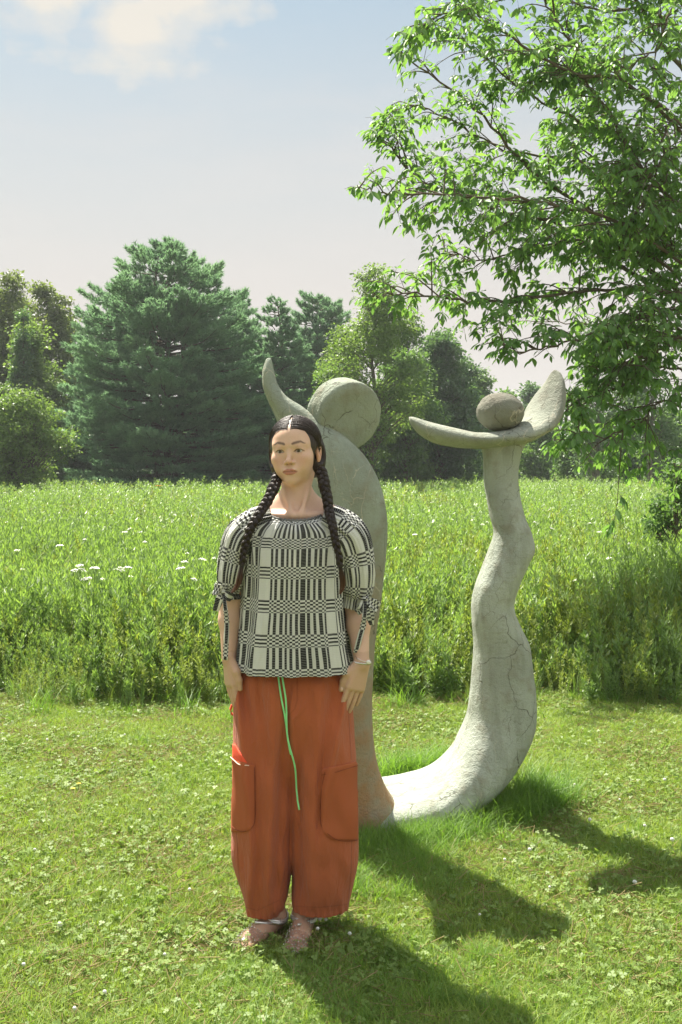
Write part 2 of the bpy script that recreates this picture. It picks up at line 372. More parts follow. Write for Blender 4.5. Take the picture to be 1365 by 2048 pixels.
# crescent arms of the right figure
def arm(px, py, Y, nx, ny, nz, t, d, tl=0.0):
    c = at(px, py, Y); n_ = Vector((nx, ny, nz)).normalized(); T = Vector((-n_.z, 0, n_.x)).normalized() if abs(n_.x)+abs(n_.z) > 0 else Vector((1, 0, 0))
    b = n_.cross(T).normalized()
    if b.y < 0: b = -b
    b = (b+Vector((0, 0, tl))).normalized()
    return (*c, *(n_*t), *(b*d))
A = [arm(821, 843, 4.93, -.3, 0, 1, .020, .03), arm(834, 852, 4.94, -.3, 0, 1, .040, .07), arm(862, 864, 4.96, -.25, 0, 1, .048, .11), arm(905, 874, 4.99, -.15, 0, 1, .044, .14),
     arm(955, 881, 5.02, -.05, 0, 1, .036, .16), arm(1005, 878, 5.05, .05, 0, 1, .040, .165), arm(1050, 862, 5.08, -.35, -.05, 1, .046, .16, .10), arm(1084, 832, 5.11, -.75, -.35, .6, .042, .135, .12),
     arm(1101, 800, 5.13, -.85, -.5, .35, .033, .105, .1), arm(1110, 770, 5.14, -.9, -.5, .15, .024, .070, .08), arm(1112, 748, 5.15, -.9, -.5, .05, .013, .036, .05), arm(1111, 740, 5.15, -.9, -.5, .05, .003, .008, .05)]
loft_obj('raised_arms', A, concrete('concrete_arms', base=(.37, .405, .33), dark=.45), n=80, m=44, power=2.2)
# ball head (slightly squashed) and disc head
def blobmesh(c, r, rot=None, lump=.004, seed=0, power=None, n=48):
    V = []; m = n*2
    for i in range(n+1):
        ph = pi*i/n
        for j in range(m):
            th = 2*pi*j/m; v = Vector((sin(ph)*cos(th), sin(ph)*sin(th), cos(ph)))
            if power:
                rr = (abs(v.x)**power[0]+abs(v.z)**power[0])**(1/power[0]); k = (rr**power[1]+abs(v.y)**power[1])**(-1/power[1]); v = v*k
            q = Vector((v.x*r[0], v.y*r[1], v.z*r[2]))
            q += v*noise.noise(v*3.3+Vector((seed, 0, 0)))*lump+v*noise.noise(v*11)*lump*.3
            if rot is not None: q = rot @ q
            V.append(tuple(Vector(c)+q))
    i = np.arange(n)[:, None]*m; j = np.arange(m)[None]; k = (j+1) % m
    return V, np.stack([i+j, i+m+j, i+m+k, i+k], -1).reshape(-1, 4)
V, Fq = blobmesh(at(1001, 824, 5.03), (.105, .108, .086), seed=2, lump=.003)
add('ball_head', mesh_np('ball_head', V, Fq, True), concrete('concrete_ball', dark=.8, base=(.34, .355, .28)), SC)
rot = Matrix.Rotation(radians(33), 3, 'Z') @ Matrix.Rotation(radians(15), 3, 'X')
V, Fq = blobmesh(at(689, 826, 4.64), (.150, .064, .140), rot, seed=5, lump=.0022, power=(2, 7.0), n=90)
V = [(x, y, z-.10*max(0, (1.70-z)/.14)**2*.16+0) for x, y, z in V]
add('disc_head', mesh_np('disc_head', V, Fq, True), concrete('concrete_disc', base=(.34, .39, .31)), SC)

# thin summer haze, one closed box of even density round the whole scene
def haze():
    m = bpy.data.materials.new('haze_air'); m.use_nodes = True; t = m.node_tree; t.nodes.clear(); o = t.nodes.new('ShaderNodeOutputMaterial'); v = t.nodes.new('ShaderNodeVolumePrincipled')
    v.inputs['Color'].default_value = (.86, .92, .93, 1); v.inputs['Density'].default_value = HAZE; v.inputs['Anisotropy'].default_value = .2; t.links.new(v.outputs[0], o.inputs['Volume'])
    x0, x1, y0, y1, z0, z1 = -1000, 1000, -400, 1300, -2, 22
    V = [(x, y, z) for x in (x0, x1) for y in (y0, y1) for z in (z0, z1)]
    Fq = [(0, 1, 3, 2), (4, 6, 7, 5), (0, 4, 5, 1), (2, 3, 7, 6), (0, 2, 6, 4), (1, 5, 7, 3)]
    add('haze', mesh_np('haze', V, np.array(Fq)), m, kind='stuff', label='thin summer haze softening the far trees', cat='haze')
HAZE = 0.0007
if HAZE: haze()
# ------------------------------------------------------------------ the woman
YW = 3.66
def P(px, py, dy=0.0): return at(px, py, YW+dy)
PS = empty('person', (at(585, 1000, YW).x, YW, 0), 'woman with long dark braids, patterned blouse and rust trousers standing before the sculpture', 'person')

HC = P(590, 903, 0.045)      # head centre, at eye height
HR = Matrix.Rotation(radians(-10), 3, 'Z') @ Matrix.Rotation(radians(3.0), 3, 'Y').inverted()
HRi = np.array(HR.inverted())
def hw(x, y, z): return HC+HR @ Vector((x, y, z))
def hlocal(x, y, z):
    x, y, z = np.broadcast_arrays(x-HC.x, y-HC.y, z-HC.z)
    return [HRi[i, 0]*x+HRi[i, 1]*y+HRi[i, 2]*z for i in range(3)]
def head_sdf(x, y, z):
    e = lambda c, r: sdell(x, y, z, c, r); A = lambda *a: np.array(a, float); ax = np.abs(x)
    es = lambda c, r: sdell(ax, y, z, c, r)
    cs = lambda a, b, ra, rb: sdcap(ax, y, z, A(*a), A(*b), ra, rb)
    d = e((0, .014, .034), (.073, .094, .078))
    d = smin(d, e((0, -.030, .022), (.064, .056, .062)), .02)
    d = smin(d, e((0, -.022, -.030), (.0635, .062, .070)), .02)
    d = smin(d, e((0, -.028, -.068), (.045, .053, .038)), .02)
    d = smin(d, e((0, -.071, -.093), (.019, .019, .0165)), .022)
    d = smin(d, es((.043, -.053, -.024), (.021, .026, .018)), .022)      # cheekbones
    d = smin(d, es((.033, -.054, -.050), (.020, .025, .023)), .02)       # cheeks
    d = smin(d, cs((.010, -.080, .019), (.047, -.063, .020), .008, .007), .016)   # brow
    d = smin(d, es((0.0, -.077, -.062), (.027, .016, .020)), .014)       # muzzle
    # eye sockets
    d = -smin(-d, -(-es((.0305, -.099, -.001), (.0195, .0175, .0125)))*-1*-1, .001) if False else np.maximum(d, -es((.0305, -.0985, -.001), (.018, .018, .0115)))*1.0
    # eyelids
    up = [(.0165, -.0745, -.002), (.022, -.0795, .0045), (.030, -.0815, .0068), (.038, -.0785, .0048), (.0455, -.0705, -.0005)]
    lo = [(.0165, -.0745, -.003), (.023, -.0775, -.0068), (.031, -.0785, -.0080), (.039, -.0755, -.0062), (.0455, -.0705, -.0010)]
    for ch, r in ((up, .0032), (lo, .0028)):
        for a, b in zip(ch[:-1], ch[1:]): d = smin(d, cs(a, b, r, r), .0035)
    for a, b in (((.017, -.074, .006), (.030, -.079, .0125)), ((.030, -.079, .0125), (.044, -.069, .007))): d = smin(d, cs(a, b, .0052, .0048), .006)
    d = smin(d, e((.0, -.071, -.004), (.016, .015, .020)), .008)
    # nose
    d = smin(d, sdcap(x, y, z, A(0, -.078, .008), A(0, -.097, -.030), .0062, .0078), .009)
    d = smin(d, e((0, -.0990, -.0335), (.0095, .0090, .0085)), .007)
    d = smin(d, es((.0125, -.0875, -.0370), (.0062, .0090, .0062)), .005)
    d = np.maximum(d, -es((.0065, -.0955, -.0425), (.0034, .0050, .0030)))
    # lips
    d = smin(d, es((.0075, -.0905, -.0605), (.0120, .0062, .0042)), .004)
    d = smin(d, e((0, -.0895, -.0700), (.0165, .0068, .0048)), .004)
    d = np.maximum(d, -sdcap(ax, y, z, A(0, -.0968, -.0652), A(.022, -.0865, -.0660), .0011, .0009))
    # ears
    ear = es((.0755, .012, -.010), (.0085, .016, .0285)); rim = cs((.080, .004, .010), (.0815, .020, .012), .0042, .0042)
    rim = np.minimum(rim, cs((.0815, .020, .012), (.0800, .022, -.012), .0042, .004)); rim = np.minimum(rim, cs((.080, .022, -.012), (.0745, .006, -.034), .004, .0045))
    ear = smin(ear, rim, .005); ear = np.maximum(ear, -es((.0845, .006, -.006), (.0075, .0085, .014)))
    d = np.maximum(d, -es((.0305, -.0860, -.0006), (.0140, .0150, .0050)))
    return smin(d, ear, .006)

def hand(V, wrist, down, thumb, curl=.10, spread=1.0, k=.004, cl=1.0):
    l = Vector(down).normalized(); wv = Vector(thumb); wv = (wv-wv.dot(l)*l).normalized(); n = l.cross(wv)   # n: out of the back or palm
    return l, wv, n
def build_hand(V, wrist, down, thumb, back, curl, thumb_in=0.0, tc=0.3):
    l = Vector(down).normalized(); wv = Vector(thumb); wv = (wv-wv.dot(l)*l).normalized(); n = l.cross(wv)
    if n.dot(Vector(back)) < 0: n = -n
    q = lambda a, b, c: Vector(wrist)+l*a+wv*b+n*c
    for b0, b1, r in ((.016, .026, .0135), (.006, .009, .0145), (-.006, -.008, .0140), (-.015, -.024, .0125)):
        V.cap(q(-.005, b0, 0), q(.078, b1, 0), .0135, r, .010)
    for b, a0, ln, r in ((.029, .084, .068, .0086), (.0095, .088, .076, .0088), (-.0105, .085, .070, .0084), (-.0295, .077, .055, .0075)):
        p = q(a0-.012, b*.97, .001); ang = 0.04; sp = b*.35; pts = [p]
        for i, s in enumerate((.20, .44, .30, .22)):
            d = (l*cos(ang)-n*sin(ang)+wv*sp*(.9 if i < 2 else .3)).normalized(); p = p+d*ln*s*1.06; pts.append(p); ang += curl*(1.0 if i else .4)
        V.chain(pts, [r*1.08, r*1.06, r*.98, r*.90, r*.80], .0012)
    pts = [q(.012, .020, -.004), q(.040, .040, -.008), q(.066, .046-thumb_in*.5, -.012), q(.094, .045-thumb_in, -.014)]
    V.chain(pts, [.015, .0125, .0100, .0082], .006)
    return q

def body():
    lo = (P(430, 900).x, YW-.26, -.012); hi = (P(760, 900).x, YW+.22, 1.70)
    V = Vox(lo, hi, .0024)
    sl, x, y, z = V.region(np.array(HC)-.125, np.array(HC)+.135, 0)
    lx, ly, lz = hlocal(x, y, z); V.put(sl, head_sdf(lx, ly, lz), .004)
    # neck, trapezius, chest
    V.cap(hw(0, .022, -.055), P(594, 1012, .055), .0435, .0465, .018)
    V.cap(hw(0, -.012, -.085), P(594, 1028, .015), .024, .032, .022)
    for sx, px in ((-1, 505), (1, 688)):
        V.cap(P(594+sx*18, 1006, .065), P(px, 1052, .055), .036, .048, .045)
        V.cap(P(594+sx*9, 1032, -.040), P(594+sx*70, 1030, .010), .0075, .0075, .022)   # collar bones
        V.cap(P(594+sx*9, 1030, -.042), hw(sx*.055, .03, -.05), .006, .008, .022)         # neck tendons
    V.ell(P(594, 1085, .045), (.160, .098, .115), .035)
    V.ell(P(592, 1170, .04), (.115, .085, .13), .04); V.ell(P(590, 1300, .04), (.125, .090, .13), .05)
    # arms
    LW, RW = P(458, 1318, .0), P(724, 1328, -.030)
    V.chain([P(500, 1066, .05), P(478, 1140, .06), P(463, 1205, .055), P(460, 1240, .04), LW], [.050, .043, .037, .034, .0225], .02)
    V.chain([P(692, 1066, .05), P(708, 1140, .06), P(713, 1212, .055), P(717, 1250, .03), RW], [.050, .044, .040, .036, .0235], .02)
    ql = build_hand(V, LW, (.10, -.04, -1), (.45, -.9, 0), (-1, -.4, 0), .10, .004)
    qr = build_hand(V, RW, (-.28, -.04, -1), (-.82, -.50, 0), (.6, -.9, 0), .10, .004)
    # legs (inside the trousers), ankles and feet
    feet = {}
    for hipx, knee, ank, toe, nm in ((545, (528, 1560), (551, 1822), (486, 1872), 'L'), (632, (634, 1560), (608, 1822), (590, 1876), 'R')):
        A0 = P(ank[0], ank[1], .015)
        V.chain([P(hipx, 1360, .04), P(knee[0], knee[1], .03), P((knee[0]*2+ank[0])/3, 1700, .03), A0, ], [.085, .050, .036, .0265], .006)
        T = Vector((P(toe[0], toe[1], -.13).x, YW-.135 if nm == 'R' else YW-.105, .026)); B = Vector((A0.x, A0.y+.03, .03)); d = (T-B); d.z = 0; d.normalize()
        s = Vector((-d.y, d.x, 0))
        V.cap(A0, B, .0265, .027, .02); V.cap(A0+Vector((0, 0, -.02)), B.lerp(T, .55), .033, .024, .025); V.cap(B.lerp(T, .5), B.lerp(T, .82), .026, .024, .02)
        V.cap(B, B.lerp(T, .6)+s*.012, .028, .024, .02)
        b = (T-B).normalized()
        for i, (o_, ln, r) in enumerate(((-.022, .055, .0125), (-.006, .056, .0095), (.007, .052, .009), (.018, .045, .0085), (.028, .036, .008))):
            if nm == 'L': o_ = -o_
            q0 = B.lerp(T, .78)+s*o_; q0.z = .017; q1 = q0+b*ln; q1.z = r*1.0
            V.cap(q0, q1, r*1.2, r, .004)
        for sgn in (-1, 1): V.ell(A0+s*sgn*.026+Vector((0, 0, -.008)), (.010, .012, .012), .012)
        feet[nm] = (A0, B, T, d, s)
    Pm, Q = V.mesh(); Pm = laplace(Pm, Q, 1, .35)
    # skin colours
    lx, ly, lz = hlocal(Pm[:, 0], Pm[:, 1], Pm[:, 2]); ax = np.abs(lx)
    C = np.tile(np.array([.66, .435, .31], np.float32), (len(Pm), 1)); front = (ly < -.02) & (abs(lz) < .2)
    def paint(w_, col): 
        nonlocal C
        w_ = np.clip(w_, 0, 1)[:, None]; C = C*(1-w_)+np.array(col, np.float32)*w_
    gs = lambda u, s_: np.exp(-(u/s_)**2)
    paint(.35*gs(ax-.040, .018)*gs(lz+.032, .020)*front, (.56, .22, .15))         # cheeks
    paint(.30*gs(lx, .012)*gs(lz+.034, .010)*front, (.60, .27, .18))
    paint(.35*(ly > -.03)*(ax > .070)*gs(lz+.01, .04), (.62, .26, .17))             # ears
    # brows
    by = np.interp(ax, [.012, .025, .038, .048], [.0225, .0265, .0290, .0235]); bw = np.interp(ax, [.010, .014, .030, .046, .052], [.001, .0042, .0040, .0024, .0008])
    brow = np.clip(1.5-abs(lz-by)/bw, 0, 1)*(ax > .010)*(ax < .053)*front
    paint(brow*.90, (.075, .048, .034))
    # lashes and the crease of the lids
    lash = np.clip(1.4-abs(lz-np.interp(ax, [.016, .022, .030, .038, .047], [-.002, .0035, .0052, .0035, -.001]))/.0019, 0, 1)*(ax > .0155)*(ax < .048)*front*(abs(lz) < .02)
    paint(lash*.85, (.045, .03, .022))
    ll = np.clip(1.2-abs(lz-np.interp(ax, [.016, .031, .046], [-.003, -.0078, -.001]))/.0014, 0, 1)*(ax > .018)*(ax < .046)*front*(ly < -.05)
    paint(ll*.35, (.16, .085, .06))
    paint(.35*gs(ax-.031, .015)*gs(lz-.012, .006)*front, (.36, .215, .12))
    # lips
    lt = np.interp(ax, [0, .004, .008, .020, .0255], [-.0575, -.0562, -.0560, -.0620, -.0658]); lb = np.interp(ax, [0, .010, .020, .0255], [-.0765, -.0755, -.0705, -.0658])
    lip = np.clip((lt-lz)/.0012+.5, 0, 1)*np.clip((lz-lb)/.0012+.5, 0, 1)*(ax < .026)*front
    paint(lip*.92, (.43, .165, .120)); paint(lip*gs(lz+.0655, .0013)*.85, (.20, .065, .05))  # lip colour, then the shade between the lips painted as a dark line
    paint(gs(ax-.0066, .0036)*gs(lz+.0415, .0030)*front*.75, (.22, .10, .07))  # shade inside the nostrils painted into the skin colour
    # finger nails
    nails = []
    arm = (Pm[:, 2] < P(0, 1300).z) & (Pm[:, 2] > .6); paint(arm*.35, (.40, .235, .145)); paint((Pm[:, 2] < .20)*.75, (.33, .19, .125))
    C *= (1+.05*(rng.random(len(C))-.5))[:, None].astype(np.float32)
    m, o = newmat('skin'); c = attr('Col', 'Color'); nz = tnoise(45, 4); c = mixc(mth('MULTIPLY', nz, .22), c, (.44, .27, .165))
    p = pbsdf(c, .48, .35); p.inputs['Subsurface Weight'].default_value = .16; p.inputs['Subsurface Radius'].default_value = (.012, .004, .002); p.inputs['Subsurface Scale'].default_value = 1
    L(bump(tnoise(420, 3), .12, .001), p.inputs['Normal']); L(p.outputs[0], o.inputs[0])
    add('body', mesh_np('body', Pm, Q, True, {'Col': C}), m, PS)
    return LW, RW, feet, qr, ql
LW, RW, FEET, QR, QL = body()
# finger nails of the hand on the thigh
def eyes():
    for sx in (-1, 1):
        c = Vector((sx*.0305, -.0680, -.0005)); V_, F_ = blobmesh((0, 0, 0), (.0122, .0122, .0122), None, 0, n=24)
        V_ = np.array(V_); gz = np.array([-.05, -1, -.02]); gz = gz/np.linalg.norm(gz)
        dist = np.degrees(np.arccos(np.clip((V_ @ gz)/.0122, -1, 1)))
        C = np.where(dist[:, None] < 9.5, np.array([[.010, .008, .007]]), np.where(dist[:, None] < 27, np.array([[.085, .060, .028]]), np.array([[.62, .58, .54]])))
        W = np.array([hw(*(Vector(v)+c)) for v in V_])
        m, o = newmat('eye'); p = pbsdf(attr('Col', 'Color'), .08, .5); L(p.outputs[0], o.inputs[0])
        add('eye', mesh_np('eye', W, F_, True, {'Col': C}), m, PS)
eyes()

# ------------------------------------------------------------------ hair
hm, ho = newmat('dark_hair')
hn = tnoise(1, 4, stretch=(260, 60, 22)); hc = mixc(hn, (.008, .0055, .005), (.038, .022, .015))
sp = N('ShaderNodeSeparateXYZ'); L(N('ShaderNodeTexCoord').outputs['Object'], sp.inputs[0])
tip = N('ShaderNodeMapRange'); tip.inputs[1].default_value = P(0, 1128).z; tip.inputs[2].default_value = P(0, 1180).z; L(sp.outputs[2], tip.inputs[0])
hc = mixc(mth('MULTIPLY', tip.outputs[0], .8), hc, (.16, .062, .028))
hp = pbsdf(hc, .50, .45); L(bump(hn, .6, .003), hp.inputs['Normal']); L(hp.outputs[0], ho.inputs[0])
def hair_shell_pt(d, off=0.0):
    """point on the hair cap in the direction d (head-local)"""
    c = np.array([0, .018, .028]); r = np.array([.0845, .103, .0900])+off; d = np.array(d, float); t = 1/np.sqrt(((d/r)**2).sum()); return c+d*t
def hair():
    lo = np.array(HC)-.14; hi = np.array(HC)+.14; V = Vox(lo, hi, .0025)
    sl, x, y, z = V.region(lo, hi, 0); x, y, z = hlocal(x, y, z); ax = abs(x)
    d = sdell(x, y, z, (0, .018, .028), (.0835, .102, .0885))
    d = smin(d, sdell(x, y, z, (0, .045, -.030), (.071, .066, .055)), .02)
    d = smin(d, sdell(ax, y, z, (.066, .036, -.016), (.030, .036, .056)), .02)
    d = smin(d, sdell(ax, y, z, (.056, .040, -.060), (.026, .030, .028)), .02)
    cut = sdell(x, y, z, (0, -.100, -.012), (.0700, .092, .0865)); cut = np.minimum(cut, sdell(x, y, z, (0, -.045, -.085), (.062, .075, .060)))
    cut = np.minimum(cut, sdell(ax, y, z, (.088, .004, -.014), (.024, .024, .032)))
    d = -smin(-d, cut, .006)
    part = sdcap(x, y, z, np.array([.0, -.05, .105]), np.array([0., .03, .118]), .0045, .0035); d = np.maximum(d, -part+.0008)
    V.put(sl, d, .001); Pm, Q = V.mesh(); Pm = laplace(Pm, Q, 1, .4)
    H = add('hair', mesh_np('hair', Pm, Q, True), hm, PS)
    # combed strands lying on the cap
    b = MB()
    for sx in (-1, 1):
        for i in range(520):
            u = rng.random(); y0 = -.066+.16*u; o_ = rng.normal(0, .004)
            ph_ = radians(64-125*u); a = np.array([sx*(.0035+abs(o_)*.7), -.101*sin(ph_), .090*cos(ph_)]); e = np.array([sx*.080, .034+rng.normal(0, .010), -.075+rng.normal(0, .013)])
            mid = np.array([sx*(.080+.006*u), -.060+.110*u+rng.normal(0, .004), .044+rng.normal(0, .005)])
            pts = []
            t_ = np.linspace(0, 1, 13); hgt = .0006+abs(rng.normal(0, .0009))
            wig = rng.random()*6
            for t in t_:
                d_ = (1-t)**2*a+2*t*(1-t)*mid*1.35+t*t*e; q = hair_shell_pt(d_/np.linalg.norm(d_), -.0010+hgt)
                q = q+np.array([0, 1, 0])*.0012*sin(t*9+wig)
                pts.append(hw(*q))
            b.tube(pts, .00075*(.6+.8*rng.random()), 4, False, rng.random())
    # flyaways
    for i in range(60):
        sx = rng.choice([-1, 1]); d_ = np.array([sx*rng.uniform(.2, 1), rng.uniform(-.2, .8), rng.uniform(-.5, 1)]); d_ /= np.linalg.norm(d_)
        q0 = hair_shell_pt(d_, -.001); g_ = rng.normal(0, .006, 3)+d_*.004; pts = [hw(*(q0+g_*t+np.array([sx*.004, 0, -.010])*t*t)) for t in np.linspace(0, 1.3, 6)]
        b.tube(pts, .00020, 3, False)
    add('hair_strand', b.mesh('hair_strand', True), hm, H, kind='stuff')
    return H
HAIR = hair()
def braid(path, label, r0=.0162, r1=.0085, tailpts=None):
    R = spline(path, 160); b = MB(); n = len(R); seg = np.linalg.norm(np.diff(R, axis=0), axis=1); s = np.concatenate([[0], np.cumsum(seg)])
    T = np.gradient(R, axis=0); T /= np.linalg.norm(T, axis=1, keepdims=True); A = np.cross(T, [0, 1, 0]); A /= np.linalg.norm(A, axis=1, keepdims=True); B = np.cross(T, A)
    w_ = np.interp(s, [0, s[-1]*.15, s[-1]], [r0*.9, r0, r1]); ph0 = 0; pitch = .060
    for k in range(3):
        ph = 2*pi*s/pitch+k*2*pi/3
        C = R+A*(w_*.62*np.sin(ph))[:, None]+B*(w_*.42*np.sin(2*ph))[:, None]
        wob = 1+.12*np.sin(s*47+k*2.1)+.08*np.sin(s*113+k); b.tube(C+A*(.0012*np.sin(s*61+k*3))[:, None], w_*.56*wob, 10, True, .3+.2*k)
        for j in range(9):       # strands lying along each lock
            a0 = 2*pi*j/9+rng.random(); rr = w_*.56*wob; off = A*(np.cos(a0)*rr)[:, None]+B*(np.sin(a0)*rr)[:, None]
            b.tube(C+off*.99, .0011, 4, False, rng.random())
    for j in range(46):      # stray hairs worked loose from the plait
        i0 = int(rng.integers(2, n-26)); ii = np.arange(i0, i0+int(rng.integers(10, 22))); a0 = rng.random()*6.283; u = np.linspace(0, 1, len(ii)); lift = w_[ii]*(1.0+.55*np.sin(pi*u)*rng.random()); b.tube(R[ii]+A[ii]*(np.cos(a0+u*1.2)*lift)[:, None]+B[ii]*(np.sin(a0+u*1.2)*lift)[:, None], .00035, 3, False, rng.random())
    # the tied end and the loose tail
    E_ = R[-1]; tp = spline([E_]+[np.array(tuple(q)) for q in tailpts], 18)
    o = add('braid', b.mesh('braid', True), hm, PS, label=label)
    t = MB()
    for j in range(110):
        a0 = rng.random()*2*pi; rr = np.sqrt(rng.random()); wdt = np.interp(np.linspace(0, 1, 18), [0, .12, .45, .8, 1], [.004, .0055, .0095, .0075, .002]); ln = int(18*rng.uniform(.6, 1))
        off = np.stack([cos(a0)*rr*wdt, sin(a0)*rr*wdt*.8, np.zeros(18)], 1)
        t.tube((tp+off)[:ln], np.linspace(.0011, .0004, ln), 4, False, rng.random())
    add('loose_end', t.mesh('loose_end', True), hm, o)
    e = MB(); e.tube([E_-T[-1]*.004, E_+T[-1]*.004], .0062, 12); add('hair_tie', e.mesh('hair_tie', True), plain('hair_tie', (.02, .018, .02), .6), o)
braid([P(556, 950, .02), P(550, 970, -.01), P(543, 985, -.035), P(532, 1006, -.06), P(518, 1030, -.095), P(503, 1053, -.115), P(494, 1080, -.12), P(487, 1104, -.118), P(484, 1130, -.115)],
      'braid falling over the shoulder on the left of the picture, its reddish end curling outward', tailpts=[P(481, 1150, -.115), P(475, 1172, -.115), P(462, 1188, -.12)])
braid([P(641, 938, .02), P(647, 958, -.005), P(652, 985, -.030), P(659, 1022, -.065), P(665, 1050, -.105), P(672, 1083, -.125), P(678, 1112, -.128), P(681, 1134, -.128)],
      'darker straight braid on the right of the picture with a short reddish end', tailpts=[P(684, 1150, -.125), P(686, 1170, -.12), P(680, 1192, -.12)])

# ------------------------------------------------------------------ trousers
def zcol(V, rows, k=.01, mode='u', zcut=None, disp=None, power=2.0):
    """rows: (px, halfwidth px, py, y centre, y half) from top to bottom"""
    R = np.array([(P(px, py).x, hp_*YW/F, P(px, py).z, YW+yc, yh) for px, hp_, py, yc, yh in rows])[::-1]
    z0, z1 = R[0, 2], R[-1, 2]; a = R[:, 1].max(); lo = np.array([(R[:, 0]-R[:, 1]).min(), (R[:, 3]-R[:, 4]).min(), z0]); hi = np.array([(R[:, 0]+R[:, 1]).max(), (R[:, 3]+R[:, 4]).max(), z1])
    sl, x, y, z = V.region(lo, hi, .03); zz = np.clip(z.ravel(), z0, z1)
    S = spline(R, 200); f = lambda c: np.interp(zz, S[:, 2], S[:, c])[None, None].astype(np.float32)
    cx, ha, cy, hb = f(0), f(1), f(3), f(4); u = abs((x-cx)/ha); v = abs((y-cy)/hb)
    r = (u**power+v**power)**(1/power); d = (r-1)*np.minimum(ha, hb)*(.55+.45*v/(r+1e-6)) if False else (r-1)/np.sqrt((u/ha)**2+(v/hb)**2+1e-6)*r
    if disp is not None: d = d+disp(x, y, z, cx, cy)
    d = np.maximum(d, np.maximum(z-z1, z0-z)); V.put(sl, d, k, mode)
def trousers():
    V = Vox((P(450, 0).x, YW-.20, P(0, 1840).z), (P(730, 0).x, YW+.25, P(0, 1318).z), .0026)
    folds = [([(478, 1390), (497, 1560), (508, 1700), (499, 1800)], -.010, .013), ([(492, 1380), (515, 1500), (520, 1700), (530, 1800)], .007, .018),
             ([(545, 1370), (548, 1500), (545, 1650), (536, 1800)], -.009, .020), ([(572, 1450), (563, 1560), (556, 1700), (552, 1765)], .008, .016),
             ([(690, 1400), (668, 1500), (655, 1560), (648, 1650)], -.010, .013), ([(640, 1380), (632, 1520), (632, 1650), (624, 1800)], -.008, .020),
             ([(664, 1380), (648, 1500), (640, 1560), (640, 1640)], .007, .014), ([(600, 1500), (602, 1620), (600, 1690), (602, 1745)], .007, .014),
             ([(655, 1690), (660, 1740), (655, 1800), (652, 1815)], -.004, .020), ([(585, 1345), (575, 1410), (580, 1430), (582, 1460)], .006, .012),
             ([(610, 1400), (600, 1415), (590, 1425), (584, 1432)], -.004, .008), ([(520, 1350), (530, 1420), (535, 1450), (540, 1500)], .005, .012)]
    def disp(x, y, z, cx, cy):
        out_ = 0; zz = z.ravel(); fr = np.clip((cy-y)/.05+.3, 0, 1)
        for ks, amp, sg in folds:
            K = np.array([(P(a, b).x, P(a, b).z) for a, b in ks])[::-1]; xl = np.interp(zz, K[:, 1], K[:, 0])[None, None]
            en = np.clip((zz-K[0, 1])/.08+1, 0, 1)*np.clip((K[-1, 1]-zz)/.10+1, 0, 1)
            out_ = out_+1.5*amp*np.exp(-((x-xl)/sg)**2)*en[None, None]*fr
        out_ = out_+.0022*np.sin(z*38+x*30+np.sin(x*60))*fr+.0025*np.sin(x*44+z*9)
        # gathered waistband and puckered hems
        hem = np.clip((P(0, 1795).z-z)/.04, 0, 1); return (out_+hem*.0020*np.sin(x*330+z*40)).astype(np.float32)
    zcol(V, [(586, 94, 1322, .045, .100), (586, 104, 1342, .045, .112), (586, 113, 1362, .045, .128), (586, 117, 1400, .045, .135), (587, 119, 1440, .045, .135), (587, 118, 1480, .045, .125), (586, 95, 1520, .045, .105), (585, 60, 1560, .045, .07), (585, 30, 1590, .045, .03)], .03, disp=disp, power=2.3)
    zcol(V, [(535, 40, 1350, .045, .07), (528, 58, 1420, .045, .115), (526, 62, 1500, .045, .130), (525, 63, 1600, .045, .130), (524, 63, 1680, .045, .125), (525, 58, 1740, .045, .118), (529, 49, 1785, .045, .105), (530, 40, 1812, .04, .092), (527, 33, 1829, .035, .082)], .016, disp=disp, power=2.3)
    zcol(V, [(640, 40, 1350, .045, .07), (645, 60, 1420, .045, .115), (645, 68, 1500, .045, .130), (647, 69, 1600, .045, .130), (647, 70, 1680, .045, .130), (648, 66, 1740, .045, .122), (645, 63, 1780, .045, .112), (642, 60, 1806, .04, .098), (641, 57, 1822, .035, .090)], .012, disp=disp, power=2.3)
    zcol(V, [(528, 26, 1800, .03, .060), (527, 28, 1850, .03, .066)], .002, 'sub', power=2.3)
    zcol(V, [(641, 48, 1795, .03, .078), (641, 52, 1850, .03, .082)], .002, 'sub', power=2.3)
    Pm, Q = V.mesh(); Pm = laplace(Pm, Q, 2, .5)
    # seams and fading: own colours of the cloth
    px = 682.5+Pm[:, 0]/Pm[:, 1]*F; py = HY+(EYE-Pm[:, 2])/Pm[:, 1]*F; fr = Pm[:, 1] < YW+.07
    C = np.tile(np.array([.42, .112, .044], np.float32), (len(Pm), 1))
    def seam(ks, w_=1.1, col=(.20, .045, .018), a=.8, horizontal=False):
        K = np.array(ks, float); 
        if horizontal: d = abs(py-np.interp(px, K[:, 0], K[:, 1])); inn = (px > K[0, 0]) & (px < K[-1, 0])
        else: d = abs(px-np.interp(py, K[:, 1], K[:, 0])); inn = (py > K[0, 1]) & (py < K[-1, 1])
        wt = (np.clip(1.5-d/w_, 0, 1)*inn*fr*a)[:, None]; C[:] = C*(1-wt)+np.array(col, np.float32)*wt
    seam([(595, 1340), (595, 1400), (590, 1418), (578, 1430)]); seam([(578, 1430), (581, 1500), (583, 1600), (578, 1700), (576, 1790)], 1.0, a=.6)
    seam([(475, 1420), (472, 1500), (473, 1660), (475, 1690), (480, 1780)], 1.0); seam([(698, 1430), (703, 1520)], 1.0); seam([(704, 1680), (703, 1740), (696, 1818)], 1.0)
    seam([(490, 1814), (515, 1821), (560, 1800)], 1.0, a=.6, horizontal=True); seam([(583, 1812), (640, 1815), (700, 1808)], 1.0, a=.6, horizontal=True)
